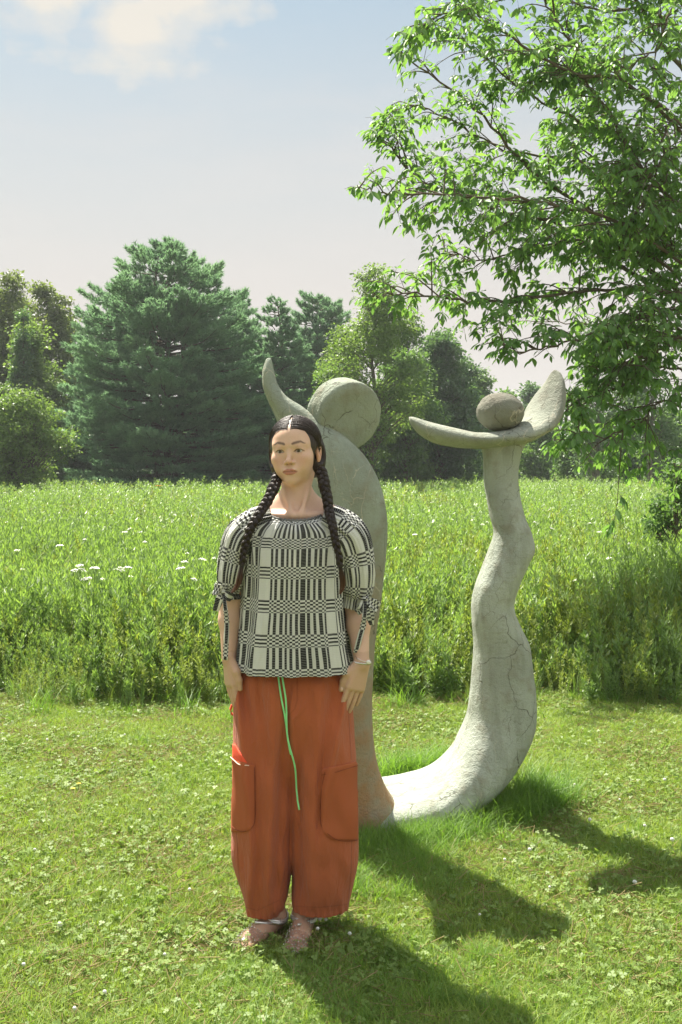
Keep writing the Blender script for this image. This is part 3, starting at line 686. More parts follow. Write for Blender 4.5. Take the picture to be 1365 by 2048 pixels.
    m, o = newmat('rust_cotton'); oc = N('ShaderNodeTexCoord').outputs['Object']
    c = attr('Col', 'Color'); c = mixc(mth('MULTIPLY', tnoise(9, 5, vec=oc), .45), c, (.46, .120, .048)); c = mixc(mth('MULTIPLY', tnoise(600, 2, vec=oc), .25), c, (.30, .075, .03))
    p = pbsdf(c, .9, .15); p.inputs['Sheen Weight'].default_value = .10; p.inputs['Sheen Roughness'].default_value = .6
    L(bump(tnoise(26, 6, vec=oc, stretch=(1.6, 1.6, .45), dist=.6), .75, .016, bump(tnoise(700, 2, vec=oc), .25, .001)), p.inputs['Normal']); L(p.outputs[0], o.inputs[0])
    T = add('trousers', mesh_np('trousers', Pm, Q, True, {'Col': C}), m, PS)
    bvh = BVHTree.FromPolygons([tuple(v) for v in Pm], [tuple(q) for q in Q])
    # patch pockets: stiff cloth following the leg
    pm, po = newmat('rust_pocket'); pc = mixc(tnoise(9, 5), (.35, .090, .036), (.42, .122, .052)); pp = pbsdf(pc, .9, .15); L(bump(tnoise(700, 2), .25, .001), pp.inputs['Normal']); L(pp.outputs[0], po.inputs[0])
    def surf(qx, qy, off):
        d = (at(qx, qy, 1)-Vector((0, 0, EYE))).normalized(); h = bvh.ray_cast(Vector((0, 0, EYE)), d)
        if h[0] is None: return None
        n = h[1]; n = -n if n.dot(d) > 0 else n; return h[0]+n*off
    def patch(name, fn, nu, nv, off, mt, **k):
        V_ = []; ok = []
        last = {}
        for i in range(nu+1):
            for j in range(nv+1):
                qx, qy = fn(i/nu, j/nv); e = min(i, nu-i, j, nv-j); s_ = surf(qx, qy, off+.0015*min(1, e/2)); V_.append(s_); ok.append(s_ is not None)
        fc = []
        for i in range(nu):
            for j in range(nv):
                q = (i*(nv+1)+j, (i+1)*(nv+1)+j, (i+1)*(nv+1)+j+1, i*(nv+1)+j+1)
                if all(ok[t] for t in q): fc.append(q[::-1])
        par = list(range(len(V_)))
        def root_(a):
            while par[a] != a: par[a] = par[par[a]]; a = par[a]
            return a
        for q in fc:
            for t in q[1:]: par[root_(t)] = root_(q[0])
        cnt = {}
        for q in fc: cnt[root_(q[0])] = cnt.get(root_(q[0]), 0)+1
        best = max(cnt, key=cnt.get); fc = [q for q in fc if root_(q[0]) == best]
        me = mesh_np(name, [tuple(v) if v is not None else (0, 5, 0) for v in V_], np.array(fc), True); bm_ = __import__('bmesh').new(); bm_.from_mesh(me); __import__('bmesh').ops.delete(bm_, geom=[v for v in bm_.verts if not v.link_faces], context='VERTS'); bm_.to_mesh(me); bm_.free()
        ob = add(name, me, mt, T, **k); s_ = ob.modifiers.new('thickness', 'SOLIDIFY'); s_.thickness = .0028; s_.offset = -1; return ob
    def rp(x0, x1, ytl, ytr, yb, r, side):     # pocket with one rounded lower corner
        def f(u, v):
            x = x0+(x1-x0)*u; yt = ytl+(ytr-ytl)*u; c_ = (x1-r if side > 0 else x0+r); d = (x-c_)*side; bot = yb
            if d > 0: bot = yb-r*1.3+1.3*math.sqrt(max(0, r*r-d*d))
            return x, yt+(bot-yt)*v
        return f
    pk = patch('pocket', rp(464.5, 510, 1518, 1530, 1664, 22, 1), 30, 50, .003, pm, label='patch pocket gaping at its top edge')
    ob = patch('pocket_lining', lambda u, v: (466.5+(5+25*v)*u, 1488+v*(28+u*14)), 12, 8, .0025, plain('sunlit_red_lining', (.80, .10, .045), .8))  # pocket inside; its bright red also imitates sun shining through the cloth
    patch('pocket', rp(643, 715, 1538, 1522, 1680, 28, -1), 40, 54, .003, pm, label='patch pocket lying flat with stitched edge')
    # stitched edge lines and piping as thin cords
    def cord(name, pts, r, mt, parent, off=.003, sides=6, sub=6, **k):
        S = spline([(a, b, 0) for a, b in pts], len(pts)*sub); q = [surf(a, b, off) for a, b, _ in S]; q = [v for v in q if v is not None]; q = [sum((q[max(0, min(len(q)-1, i+k))] for k in range(-3, 4)), Vector())/7 if 3 < i < len(q)-4 else q[i] for i in range(len(q))]; b_ = MB(); b_.tube(q, r, sides); return add(name, b_.mesh(name, True), mt, parent, **k)
    st = plain('stitching', (.20, .048, .02), .9)
    cord('pocket_seam', [(509, 1534), (510, 1580), (510, 1630), (505, 1652), (493, 1662), (478, 1660), (466, 1652)], .0011, st, T, .0052)
    cord('pocket_seam', [(653, 1544), (644, 1590), (643, 1640), (650, 1662), (670, 1678), (690, 1682), (712, 1680)], .0011, st, T, .0052)
    cord('pocket_seam', [(646, 1550), (660, 1547), (690, 1537), (713, 1531)], .0009, st, T, .0062)
    cord('piping', [(465.5, 1514), (473, 1521), (482, 1529), (496, 1531)], .0016, plain('pale_piping', (.75, .62, .52), .8), T, .006)
    neon = plain('neon_green_cord', (.30, .80, .34), .6, .3, 60, .2)
    cord('drawstring', [(556, 1346), (559, 1375), (564, 1410), (570, 1440), (577, 1475), (583, 1508)], .0029, neon, T, .006, 8, label='shorter bright green drawstring end')
    cord('drawstring', [(564, 1346), (567, 1375), (570, 1410), (575, 1445), (581, 1485), (589, 1530), (596, 1575), (605, 1619)], .0029, neon, T, .011, 8, label='longer bright green drawstring end')
    # little fabric loop on the outer seam
    b_ = MB(); b_.tube([P(470, 1408, .03), P(464, 1411, .03), P(461.5, 1418, .03), P(463, 1427, .03), P(470, 1431, .03)], .0045, 8); add('side_loop', b_.mesh('side_loop', True), plain('loop_red', (.75, .13, .07), .8), T)
    return T
TROUSERS = trousers()

# ------------------------------------------------------------------ blouse
def blouse_mat(name):
    m, o = newmat(name); uv = N('ShaderNodeUVMap'); uv.uv_map = 'UVMap'; s = N('ShaderNodeSeparateXYZ'); L(uv.outputs[0], s.inputs[0])
    u = mth('ADD', s.outputs[0], mth('MULTIPLY', mth('SUBTRACT', tnoise(14, 2, coord='Object'), .5), .004)); v = s.outputs[1]
    def prof(sock, period, steps):       # black/white profile repeated over the period
        f = mth('FRACT', mth('DIVIDE', sock, period)); st = []; c = 0
        tot = sum(abs(x) for x in steps)
        for x in steps: st.append((c/tot, g(1) if x > 0 else g(0))); c += abs(x)
        return ramp(f, st, 'CONSTANT').outputs[0]
    A_ = prof(u, .290, [14, -10, 11, -11, 11, -11, 14, -8, 26, -8, 14, -11, 11, -11, 11, -10, 14, -50, 10, -9, 10, -15])
    B_ = prof(v, .108, [6, -6, 6, -6, 6, -68, 4, -6])
    x = mth('ABSOLUTE', mth('SUBTRACT', A_, B_))
    rib = mth('GREATER_THAN', mth('FRACT', mth('DIVIDE', v, .0052)), .20)
    f = mth('MULTIPLY', x, mth('ADD', mth('MULTIPLY', rib, .55), .45))
    line = mth('LESS_THAN', mth('FRACT', mth('DIVIDE', v, .0052)), .16)
    cream = mixc(mth('MULTIPLY', line, .22), (.76, .77, .72), (.36, .37, .35))
    c = mixc(f, cream, (.012, .012, .016))
    p = pbsdf(c, .85, .2); p.inputs['Sheen Weight'].default_value = .1
    rb = mth('SINE', mth('MULTIPLY', v, 2*pi/.0052)); L(bump(rb, .25, .001, bump(tnoise(20, 4, stretch=(1.3, 1.3, .28), dist=.4), .9, .020)), p.inputs['Normal'])
    tr = N('ShaderNodeBsdfTranslucent'); L(mixc(1.0, c, (1, .95, .8), 'MULTIPLY'), tr.inputs[0]); mx = N('ShaderNodeMixShader'); mx.inputs[0].default_value = .22
    L(p.outputs[0], mx.inputs[1]); L(tr.outputs[0], mx.inputs[2]); L(mx.outputs[0], o.inputs[0]); return m
BM = blouse_mat('woven_cotton')
def cloth_tube(name, rings, n, m, fab, fold, parent, u0=0.0, v0=0.0, vflip=True, solid=.0016, **k):
    """rings rows: cx,cy,cz, ax,ay,az, bx,by,bz; open tube with folds; fab: cloth width around"""
    R = spline(rings, n); th = np.linspace(0, 2*pi, m+1); t = np.linspace(0, 1, n)
    V = R[:, None, :3]+cos_(th)[None, :, None]*R[:, None, 3:6]+sin_(th)[None, :, None]*R[:, None, 6:9]
    C = R[:, None, :3]; D = V-C; D /= np.linalg.norm(D, axis=2, keepdims=True)+1e-9
    V = V+D*fold(t[:, None], th[None])[..., None]
    seg = np.linalg.norm(np.diff(V, axis=0), axis=2).mean(1); s = np.concatenate([[0], np.cumsum(seg)])
    du = fold(t[:, None], th[None]+.02)-fold(t[:, None], th[None]-.02)
    UV = np.stack([np.broadcast_to(th/(2*pi)*fab+u0, (n, m+1)), np.broadcast_to((v0-s)[:, None], (n, m+1))], -1).reshape(-1, 2)
    i = np.arange(n-1)[:, None]*(m+1); j = np.arange(m)[None]; q = np.stack([i+j, i+m+1+j, i+m+2+j, i+1+j], -1).reshape(-1, 4)
    V = V.reshape(-1, 3); me = mesh_np(name, V, q, True, uv=UV); o = add(name, me, BM, parent, **k)
    md = o.modifiers.new('thickness', 'SOLIDIFY'); md.thickness = solid; md.offset = -1
    return o, V
def waves(seed, ks, amps, sharp=False):
    r = np.random.default_rng(seed); ph = r.random(len(ks))*2*pi
    def f(th):
        o_ = 0
        for k, a, p in zip(ks, amps, ph):
            q = np.sin(k*th+p+.7*np.sin(3*th+p)); o_ = o_+(a*q if not sharp else a*(1.06-1.38*np.sqrt(np.abs(np.sin((k*th+p)/2+.35*np.sin(3*th+p)))+.02)))
        return o_
    return f
def blouse():
    def ring(cx, cy, zy, a, bf, tilt=0.0, roll=0.0):     # px, y offset, py, half width, half depth, front drop
        c = P(cx, zy, 0); return (c.x, YW+cy, c.z, a, 0, roll, 0, bf, tilt)
    rings = [ring(592, .028, 1023, .092, .098, .026), ring(592, .028, 1024, .101, .107, .030), ring(592, .028, 1030, .122, .122, .034), ring(592, .030, 1046, .150, .133, .030), ring(591, .032, 1075, .166, .142, .018),
             ring(590, .033, 1115, .168, .150, .006), ring(589, .035, 1165, .167, .152), ring(588, .036, 1220, .172, .155), ring(588, .037, 1280, .184, .160), ring(589, .038, 1325, .196, .166), ring(589.5, .038, 1343, .199, .168, -.004)]
    fine = waves(3, [31, 43, 57, 24], [.5, .45, .3, .5]); med = waves(8, [9, 13, 7, 17], [.55, .45, .5, .25], True); low = waves(5, [6, 8, 11, 4], [.5, .55, .5, .4], True)
    def fold(t, th):
        a1 = .0070*np.clip(t/.04, 0, 1)*np.exp(-((t)/.22)**1.6)+.0012; a2 = .0230*np.exp(-((t-.33)/.22)**2); a3 = .032*np.clip((t-.30)/.55, 0, 1)
        hem = .0015*np.sin(th*60)*(t > .985)
        return a1*fine(th)+a2*med(th+.10*t)+a3*low(th+.16*t)+hem
    B, V = cloth_tube('blouse', rings, 150, 420, 1.42, fold, PS, u0=.150, v0=.55)
    # gathered binding round the neck
    th = np.linspace(0, 2*pi, 161); c = P(592, 1023)
    pts = [(c.x+.092*cos(a)*1.0, YW+.028+.098*sin(a), c.z+.026*sin(a)+.001*sin(a*45)) for a in th]; b_ = MB(); b_.tube(pts, [.0040+.0008*sin(a*45) for a in th], 8, False); add('neck_binding', b_.mesh('neck_binding', True), BIND, B)
    # sleeves
    def sring(px, py, dy, a, b, dirx, dirz, by=None):
        c = P(px, py, dy); d = Vector((dirx, 0, dirz)).normalized(); ax_ = Vector((d.z, 0, -d.x)); return (*c, *(ax_*a), 0, b, 0)
    SL = [sring(549, 1038, .035, .040, .088, -1, -.35), sring(528, 1046, .035, .053, .094, -1, -.5), sring(506, 1060, .04, .064, .098, -.8, -.8), sring(490, 1078, .045, .067, .098, -.5, -1), sring(477, 1112, .05, .060, .092, -.25, -1),
          sring(469, 1145, .05, .053, .088, -.15, -1), sring(465, 1170, .05, .045, .072, -.08, -1), sring(462, 1183, .05, .0365, .050, -.05, -1), sring(463, 1196, .05, .041, .052, 0, -1)]
    SR = [sring(645, 1036, .035, .040, .088, 1, -.35), sring(664, 1047, .035, .053, .094, 1, -.5), sring(684, 1063, .04, .064, .098, .8, -.8), sring(699, 1082, .045, .066, .098, .45, -1), sring(709, 1115, .05, .062, .094, .2, -1),
          sring(714, 1150, .05, .057, .090, .05, -1), sring(713, 1182, .05, .050, .076, -.15, -1), sring(709, 1200, .05, .038, .053, -.25, -1), sring(707, 1216, .05, .043, .055, -.2, -1)]
    for rs, sd_, lab in ((SL, 21, None), (SR, 33, None)):
        f1 = waves(sd_, [23, 31, 17], [.5, .5, .5]); f2 = waves(sd_+1, [6, 11, 8], [.5, .4, .5], True)
        def fold2(t, th, f1=f1, f2=f2):
            e = np.exp(-(t/.3)**2)+1.1*np.exp(-((t-.88)/.16)**2); return 0.0060*e*f1(th)+.0150*np.sin(pi*np.clip(t, 0, .95))*f2(th+.5*t)
        o, V2 = cloth_tube('sleeve', rs, 90, 200, .62, fold2, B, u0=.05+.01*sd_, v0=.3)
    # bows at the cuffs: folded loops, short ends and one long tie each
    def strip(name, pts, wdt, parent, twist=0.0, u0=0.0, bulge=0.0, n=22, **k):
        S = spline(pts, n); T_ = np.gradient(S, axis=0); T_ /= np.linalg.norm(T_, axis=1, keepdims=True); t = np.linspace(0, 1, n)
        A_ = np.cross(T_, [0, 1, 0]); A_ /= np.linalg.norm(A_, axis=1, keepdims=True)+1e-9; B_ = np.cross(T_, A_)
        wd = np.interp(t, np.linspace(0, 1, len(wdt)), wdt); m_ = 6; V_ = []; UV = []; s = np.concatenate([[0], np.cumsum(np.linalg.norm(np.diff(S, axis=0), axis=1))])
        for i in range(n):
            for j in range(m_+1):
                q = (j/m_-.5); a = twist*t[i]; V_.append(S[i]+(A_[i]*cos(a)+B_[i]*sin(a))*q*wd[i]+B_[i]*(-bulge*wd[i]*(1-4*q*q)+.0015*sin(j*2.4+i*.8))); UV.append((q*wd[i]+u0, s[i]+u0*3))
        i = np.arange(n-1)[:, None]*(m_+1); j = np.arange(m_)[None]; q = np.stack([i+j, i+1+j, i+m_+2+j, i+m_+1+j], -1).reshape(-1, 4)
        ob = add(name, mesh_np(name, V_, q, True, uv=UV), BM, parent, **k); md = ob.modifiers.new('thickness', 'SOLIDIFY'); md.thickness = .002; md.offset = 0; return ob
    for kx, ky, sg, lab in ((446, 1184, -1, 'bow'), (731, 1198, 1, 'bow')):
        dy = -.035; K = P(kx, ky, dy)
        V_, F_ = blobmesh(K, (.0095, .0085, .0085), lump=.003, n=14, seed=kx); b = add('bow', mesh_np('bow', V_, F_, True, uv=[(x_*1.0, z_) for x_, y_, z_ in V_]), BM, PS, label='bow tying the sleeve cuff on the '+('left' if sg < 0 else 'right'))
        if sg < 0:
            strip('bow_loop', [P(kx, ky, dy), P(438, 1180, dy-.012), P(427, 1178, dy-.004)], [.012, .036, .040], b, .3, .03, .1)
            strip('bow_loop', [P(kx, ky, dy), P(439, 1200, dy-.010), P(432, 1222, dy)], [.010, .026, .020], b, -.3, .11, .1)
            strip('bow_loop', [P(kx, ky, dy), P(456, 1192, dy-.010), P(466, 1196, dy+.005)], [.012, .030, .030], b, .2, .16, .1)
            strip('tie_end', [P(kx+1, ky+2, dy-.004), P(451, 1215, dy-.012), P(454, 1245, dy-.006), P(453, 1280, dy-.004), P(451, 1320, dy)], [.008, .013, .016, .017, .018], b, .4, .05)
        else:
            strip('bow_loop', [P(kx, ky, dy), P(744, 1206, dy-.012), P(758, 1216, dy-.004)], [.012, .034, .038], b, -.3, .03, .1)
            strip('bow_loop', [P(kx, ky, dy), P(738, 1224, dy-.012), P(744, 1250, dy)], [.012, .036, .014], b, .3, .13, .1)
            strip('bow_loop', [P(kx, ky, dy), P(723, 1216, dy-.010), P(714, 1226, dy+.005)], [.012, .026, .022], b, .2, .09, .1)
            strip('tie_end', [P(kx-1, ky+2, dy-.004), P(730, 1225, dy-.014), P(727, 1250, dy-.008), P(720, 1275, dy-.006), P(712, 1306, dy)], [.008, .013, .017, .018, .018], b, -.4, .05)
    return B
BIND = plain('binding_cloth', (.16, .16, .15), .85, .2, 90, .8)
BLOUSE = blouse()

# ------------------------------------------------------------------ bracelets and shoes
silver = plain('silver_metal', (.72, .70, .66), .25, .5, Metallic=1.0)
def bracelet():
    l = (QR(.1, 0, 0)-QR(0, 0, 0)).normalized(); u_ = (QR(0, .1, 0)-QR(0, 0, 0)).normalized(); v_ = (QR(0, 0, .1)-QR(0, 0, 0)).normalized(); c = QR(-.006, 0, 0)
    b = MB(); th = np.linspace(0, 2*pi, 121)
    for ph in (0, pi): b.tube([c+(u_*cos(a)*.0285+v_*sin(a)*.0235)*(1+.05*cos(a*18+ph))+l*(.0022*sin(a*18+ph)+.004*cos(a)) for a in th], .0017, 6, False)
    o = add('bracelet', b.mesh('bracelet', True), silver, PS, label='twisted silver cord bracelet')
    b = MB(); c = QR(-.018, 0, 0); b.tube([c+u_*cos(a)*.0285+v_*sin(a)*.0245+l*.006*sin(a) for a in th], .0009, 6, False)
    o = add('bracelet', b.mesh('bracelet', True), silver, PS, label='thin bracelet with a pale oval stone')
    V_, F_ = blobmesh(c+v_*.0265-u_*.004+l*.004, (.0075, .0040, .0065), lump=.0005, n=14); add('pale_stone', mesh_np('pale_stone', V_, F_, True), plain('milky_stone', (.80, .78, .72), .15, .5), o)
bracelet()
def nail_plates():
    nm = plain('finger_nail', (.74, .50, .40), .22, .5)
    V_, F_ = blobmesh(QR(.091, .0445, -.0065), (.0046, .0030, .0068), lump=0, n=12); add('finger_nail', mesh_np('finger_nail', V_, F_, True), nm, PS)
nail_plates()
def shoes():
    m, o = newmat('clear_mesh'); p = pbsdf((.40, .29, .24), .18, .5); t = N('ShaderNodeBsdfTransparent'); t.inputs[0].default_value = (.97, .92, .9, 1); mx = N('ShaderNodeMixShader')
    f = mth('GREATER_THAN', tnoise(300, 2), .50); L(mth('ADD', mth('MULTIPLY', f, .28), .06), mx.inputs[0]); L(t.outputs[0], mx.inputs[1]); L(p.outputs[0], mx.inputs[2]); L(mx.outputs[0], o.inputs[0])
    stud = plain('crystal_stud', (.85, .85, .84), .08, .6, Metallic=.75); sole = plain('pale_sole', (.30, .22, .17), .5); strapm = plain('silver_strap', (.70, .68, .66), .30, .5, Metallic=.8)
    for nm, (A0, B, T, d, s) in FEET.items():
        root = None; TT = T+d*.028; hl = B-d*.032; Ltot = (TT-hl).length
        # sole
        n = 24; outl = []
        for i in range(2*n):
            t = i/(2*n)*2*pi; x = (1-cos(t))/2; wv = .034*(abs(sin(t)))**.75*(0.80+.35*x); outl.append(hl+(TT-hl)*x+s*wv*(1 if t < pi else -1))
        def zset(P_, z): q = Vector(P_); q.z = z; return q
        V_ = [zset(q, .001) for q in outl]+[zset(q, .008) for q in outl]; k = 2*n; ix = np.arange(k); jx = (ix+1) % k
        fq = np.stack([ix, jx, jx+k, ix+k], -1); 
        shoe = add('shoe', mesh_np('shoe', V_, [fq, ix[None, ::-1], (ix+k)[None]], False), sole, PS, label='clear studded shoe pointing '+('outward to the left' if nm == 'L' else 'towards the camera'))
        # upper: half dome over the front foot
        nu, nv = 26, 22; V_ = []
        def up(u, v, off=0.0):      # u along from instep (0) to toe (1); v across
            x = .42+.58*sin(u*pi/2); a = (v-.5)*pi; c = hl+(TT-hl)*x; hgt = (.020+.038*(1-u)**.9)*cos(a)**.6 if abs(v-.5) < .499 else 0; wv = (.037*(1-u**4)**.5+.002)*sin(a)
            hgt *= (1-u**6)**.5 if u < 1 else 0
            q = c+s*(wv*(1+off*20)); q.z = .006+hgt*(1+off*12)+off; return q
        for i in range(nu+1):
            for j in range(nv+1): V_.append(up(i/nu, j/nv))
        i = np.arange(nu)[:, None]*(nv+1); j = np.arange(nv)[None]; q = np.stack([i+j, i+1+j, i+nv+2+j, i+nv+1+j], -1).reshape(-1, 4)
        uo = add('upper', mesh_np('upper', V_, q, True), m, shoe)
        b = MB(); ico = np.array([(1, 0, 0), (-1, 0, 0), (0, 1, 0), (0, -1, 0), (0, 0, 1), (0, 0, -1)], float); fi = np.array([(0, 2, 4), (2, 1, 4), (1, 3, 4), (3, 0, 4), (2, 0, 5), (1, 2, 5), (3, 1, 5), (0, 3, 5)])
        for i in range(9):
            for j in range(9):
                u = (i+.5)/9.3; v = .08+.84*(j+(.5 if i % 2 else 0))/9; c = up(u, v, .0009)+Vector(rng.normal(0, .0008, 3)); b.add(np.array(c)+ico*rng.uniform(.0016, .0030), fi)
        add('stud', b.mesh('stud'), stud, shoe, kind='stuff')
        # ankle strap and instep band
        b = MB(); th = np.linspace(0, 2*pi, 49); c0 = A0+Vector((0, .002, -.020))
        b.tube([c0+Vector((cos(a)*.0395, sin(a)*.046, .004*sin(a*2))) for a in th], .0048, 6, False)
        b.tube([c0+Vector((cos(a)*.0397, sin(a)*.0462, .006+.004*sin(a*2))) for a in th], .0048, 6, False)
        so_ = add('ankle_strap', b.mesh('ankle_strap', True), strapm, shoe)
        b = MB(); q1 = c0+Vector((0, -.046, -.002)); b.tube([q1, q1.lerp(hl+(TT-hl)*.62+Vector((0, 0, .030)), .5)+Vector((0, 0, .004)), hl+(TT-hl)*.62+Vector((0, 0, .040))], .0042, 6); add('instep_strap', b.mesh('instep_strap', True), strapm, shoe)
        b = MB(); q0 = c0+Vector((.014, -.046, .004)); 
        b.tube([q0+Vector((x_, 0, z_)) for x_, z_ in ((-.006, -.007), (.006, -.007), (.006, .009), (-.006, .009), (-.006, -.007))], .0013, 5); add('buckle', b.mesh('buckle'), silver, so_)
shoes()
# ------------------------------------------------------------------ vegetation helpers
def rand_dirs(n, up=0.0):
    d = rng.normal(size=(n, 3)); d[:, 2] += up; return d/np.linalg.norm(d, axis=1, keepdims=True)
def leaves(C, D, Nn, length, width, bend=.12):
    """lozenge leaves: base C, direction D, approximate normal Nn"""
    n = len(C); S = np.cross(D, Nn); S /= np.linalg.norm(S, axis=1, keepdims=True)+1e-9; U = np.cross(S, D)
    l = np.broadcast_to(np.asarray(length), (n,))[:, None]; w_ = np.broadcast_to(np.asarray(width), (n,))[:, None]
    m = C+D*l*.5; V = np.stack([C, m+S*w_*.5+U*l*bend, C+D*l-U*l*bend*.6, m-S*w_*.5+U*l*bend], 1).reshape(-1, 3)
    return V, (np.arange(n)[:, None]*4+np.arange(4)[None])
def tri_blades(C, D, S, length, width):
    n = len(C); l = np.broadcast_to(np.asarray(length), (n,))[:, None]; w_ = np.broadcast_to(np.asarray(width), (n,))[:, None]
    V = np.stack([C-S*w_*.5, C+S*w_*.5, C+D*l], 1).reshape(-1, 3); return V, (np.arange(n)[:, None]*3+np.arange(3)[None])
bark = plain('bark', (.13, .105, .08), .95, .1, 12, .4, .5, .02)
bark_pale = plain('bark_pale', (.22, .20, .16), .95, .1, 12, .4, .5, .02)
needle = leafmat('pine_needles', (.125, .240, .140), (.290, .440, .255), .48, (1.15, 1.25, .95), .5, .2)
M_green = leafmat('leaf_mid_green', (.100, .190, .070), (.190, .300, .105), .45)
M_light = leafmat('leaf_light_green', (.130, .215, .070), (.240, .335, .110), .48)
M_olive = leafmat('leaf_olive', (.130, .185, .070), (.240, .285, .105), .45)
M_dark = leafmat('leaf_dark_green', (.085, .165, .085), (.160, .260, .130), .42)
M_pale = leafmat('leaf_pale_green', (.130, .220, .110), (.220, .330, .170), .42)

def tree(name, label, px, py_top, width_px, Y, mat_l, py_base=None, seed=0, nclump=260, leaf=.13, per=46, lobes=11, crown0=.16, shape=1.0, clump_r=.42, trunks=1, open_=0.0, group=None, bk=None, lean=0.0):
    r = np.random.default_rng(seed); H = at(px, py_top, Y).z; Wd = width_px/F*Y/2; x0 = at(px, 935, Y).x
    T = empty(name, (x0, Y, 0), label, 'tree' if 'bush' not in name and 'shrub' not in name else 'bush', group)
    # crown volume: a few overlapping lobes
    L_ = []
    zc = H*(crown0+(1-crown0)*.5); L_.append((0, 0, zc, Wd*.50, Wd*.50, H*(1-crown0)*.46))
    for i in range(lobes):
        t = (i+.5)/lobes; z = H*(crown0+.10+(1-crown0)*.80*t); prof = math.sin(pi*min(1, (.18+.82*t))**shape)**.6 if t < .99 else .3
        a = r.random()*2*pi; q = Wd*(.45+.25*r.random())*prof; L_.append((cos(a)*q, sin(a)*q*.8, z+r.normal(0, .04)*H, Wd*(.26+.20*r.random())*(.6+.4*prof), Wd*.38*(.6+.4*prof), H*.10+.2))
    L_.append((lean, 0, H*.90, Wd*.30, Wd*.30, H*.10))
    L_ = np.array(L_); wts = L_[:, 3]*L_[:, 4]*L_[:, 5]; wts = wts**.7; k = r.choice(len(L_), nclump, p=wts/wts.sum())
    d = r.normal(size=(nclump, 3)); d /= np.linalg.norm(d, axis=1, keepdims=True); rad = r.random(nclump)**(.28)
    E_ = L_[k, :3]+d*L_[k, 3:]*rad[:, None]; E_[:, 2] = np.clip(E_[:, 2], H*crown0*.7, H*.985); E_ += np.array([x0, Y, 0])
    # trunk and limbs
    tb = MB(); bb = MB(); R0 = max(.05, H*.014)
    for j in range(trunks):
        ox = (j-(trunks-1)/2)*.35; S = spline([(x0+ox, Y, -.1), (x0+ox*1.8+r.normal(0, .04*H/6), Y, H*.25), (x0+ox*2.2+r.normal(0, .05*H/6), Y, H*.5), (x0+ox*2+r.normal(0, .05*H/6)+lean*.7, Y, H*.75), (x0+ox+lean, Y, H*.93)], 22)
        tb.tube(S, np.linspace(R0/trunks**.5, R0*.12, 22), 8); 
        for e in E_[j::trunks][:nclump//2]:
            zt = max(.12*H, e[2]-np.hypot(e[0]-x0, e[1]-Y)*.75-.2); i0 = int(np.clip(zt/(H*.93)*21, 1, 20)); s0 = S[i0]
            mid = (s0+e)/2+np.array([0, 0, .12*np.linalg.norm(e-s0)])+r.normal(0, .06, 3); bb.tube(spline([s0, mid, e], 6), np.linspace(R0*.28*(1-i0/26), .008, 6), 4, False)
    add('trunk', tb.mesh('trunk', True), bk or bark, T); add('branch', bb.mesh('branch', True), bk or bark, T, kind='stuff')
    # leaves
    n = nclump*per; ci = np.repeat(np.arange(nclump), per); off = r.normal(size=(n, 3)); off /= np.linalg.norm(off, axis=1, keepdims=True); off *= (r.random(n)**.5)[:, None]*clump_r*(.6+.8*r.random(nclump))[ci][:, None]
    off[:, 2] *= .62; C = E_[ci]+off; D = off*1.2+r.normal(0, .25, (n, 3))+np.array([0, 0, -.10]); D /= np.linalg.norm(D, axis=1, keepdims=True)
    Nn = r.normal(0, .6, (n, 3))+np.array([0, 0, 1.]); ln = leaf*(.6+.8*r.random(n)); V, Fq = leaves(C, D, Nn, ln, ln*.62)
    tone = np.clip(.5+.20*r.normal(size=nclump)[ci]+.18*r.normal(size=n), 0, 1)
    add('crown', mesh_np('crown', V, Fq, False, {'c': np.repeat(tone, 4)}), mat_l, T); return T
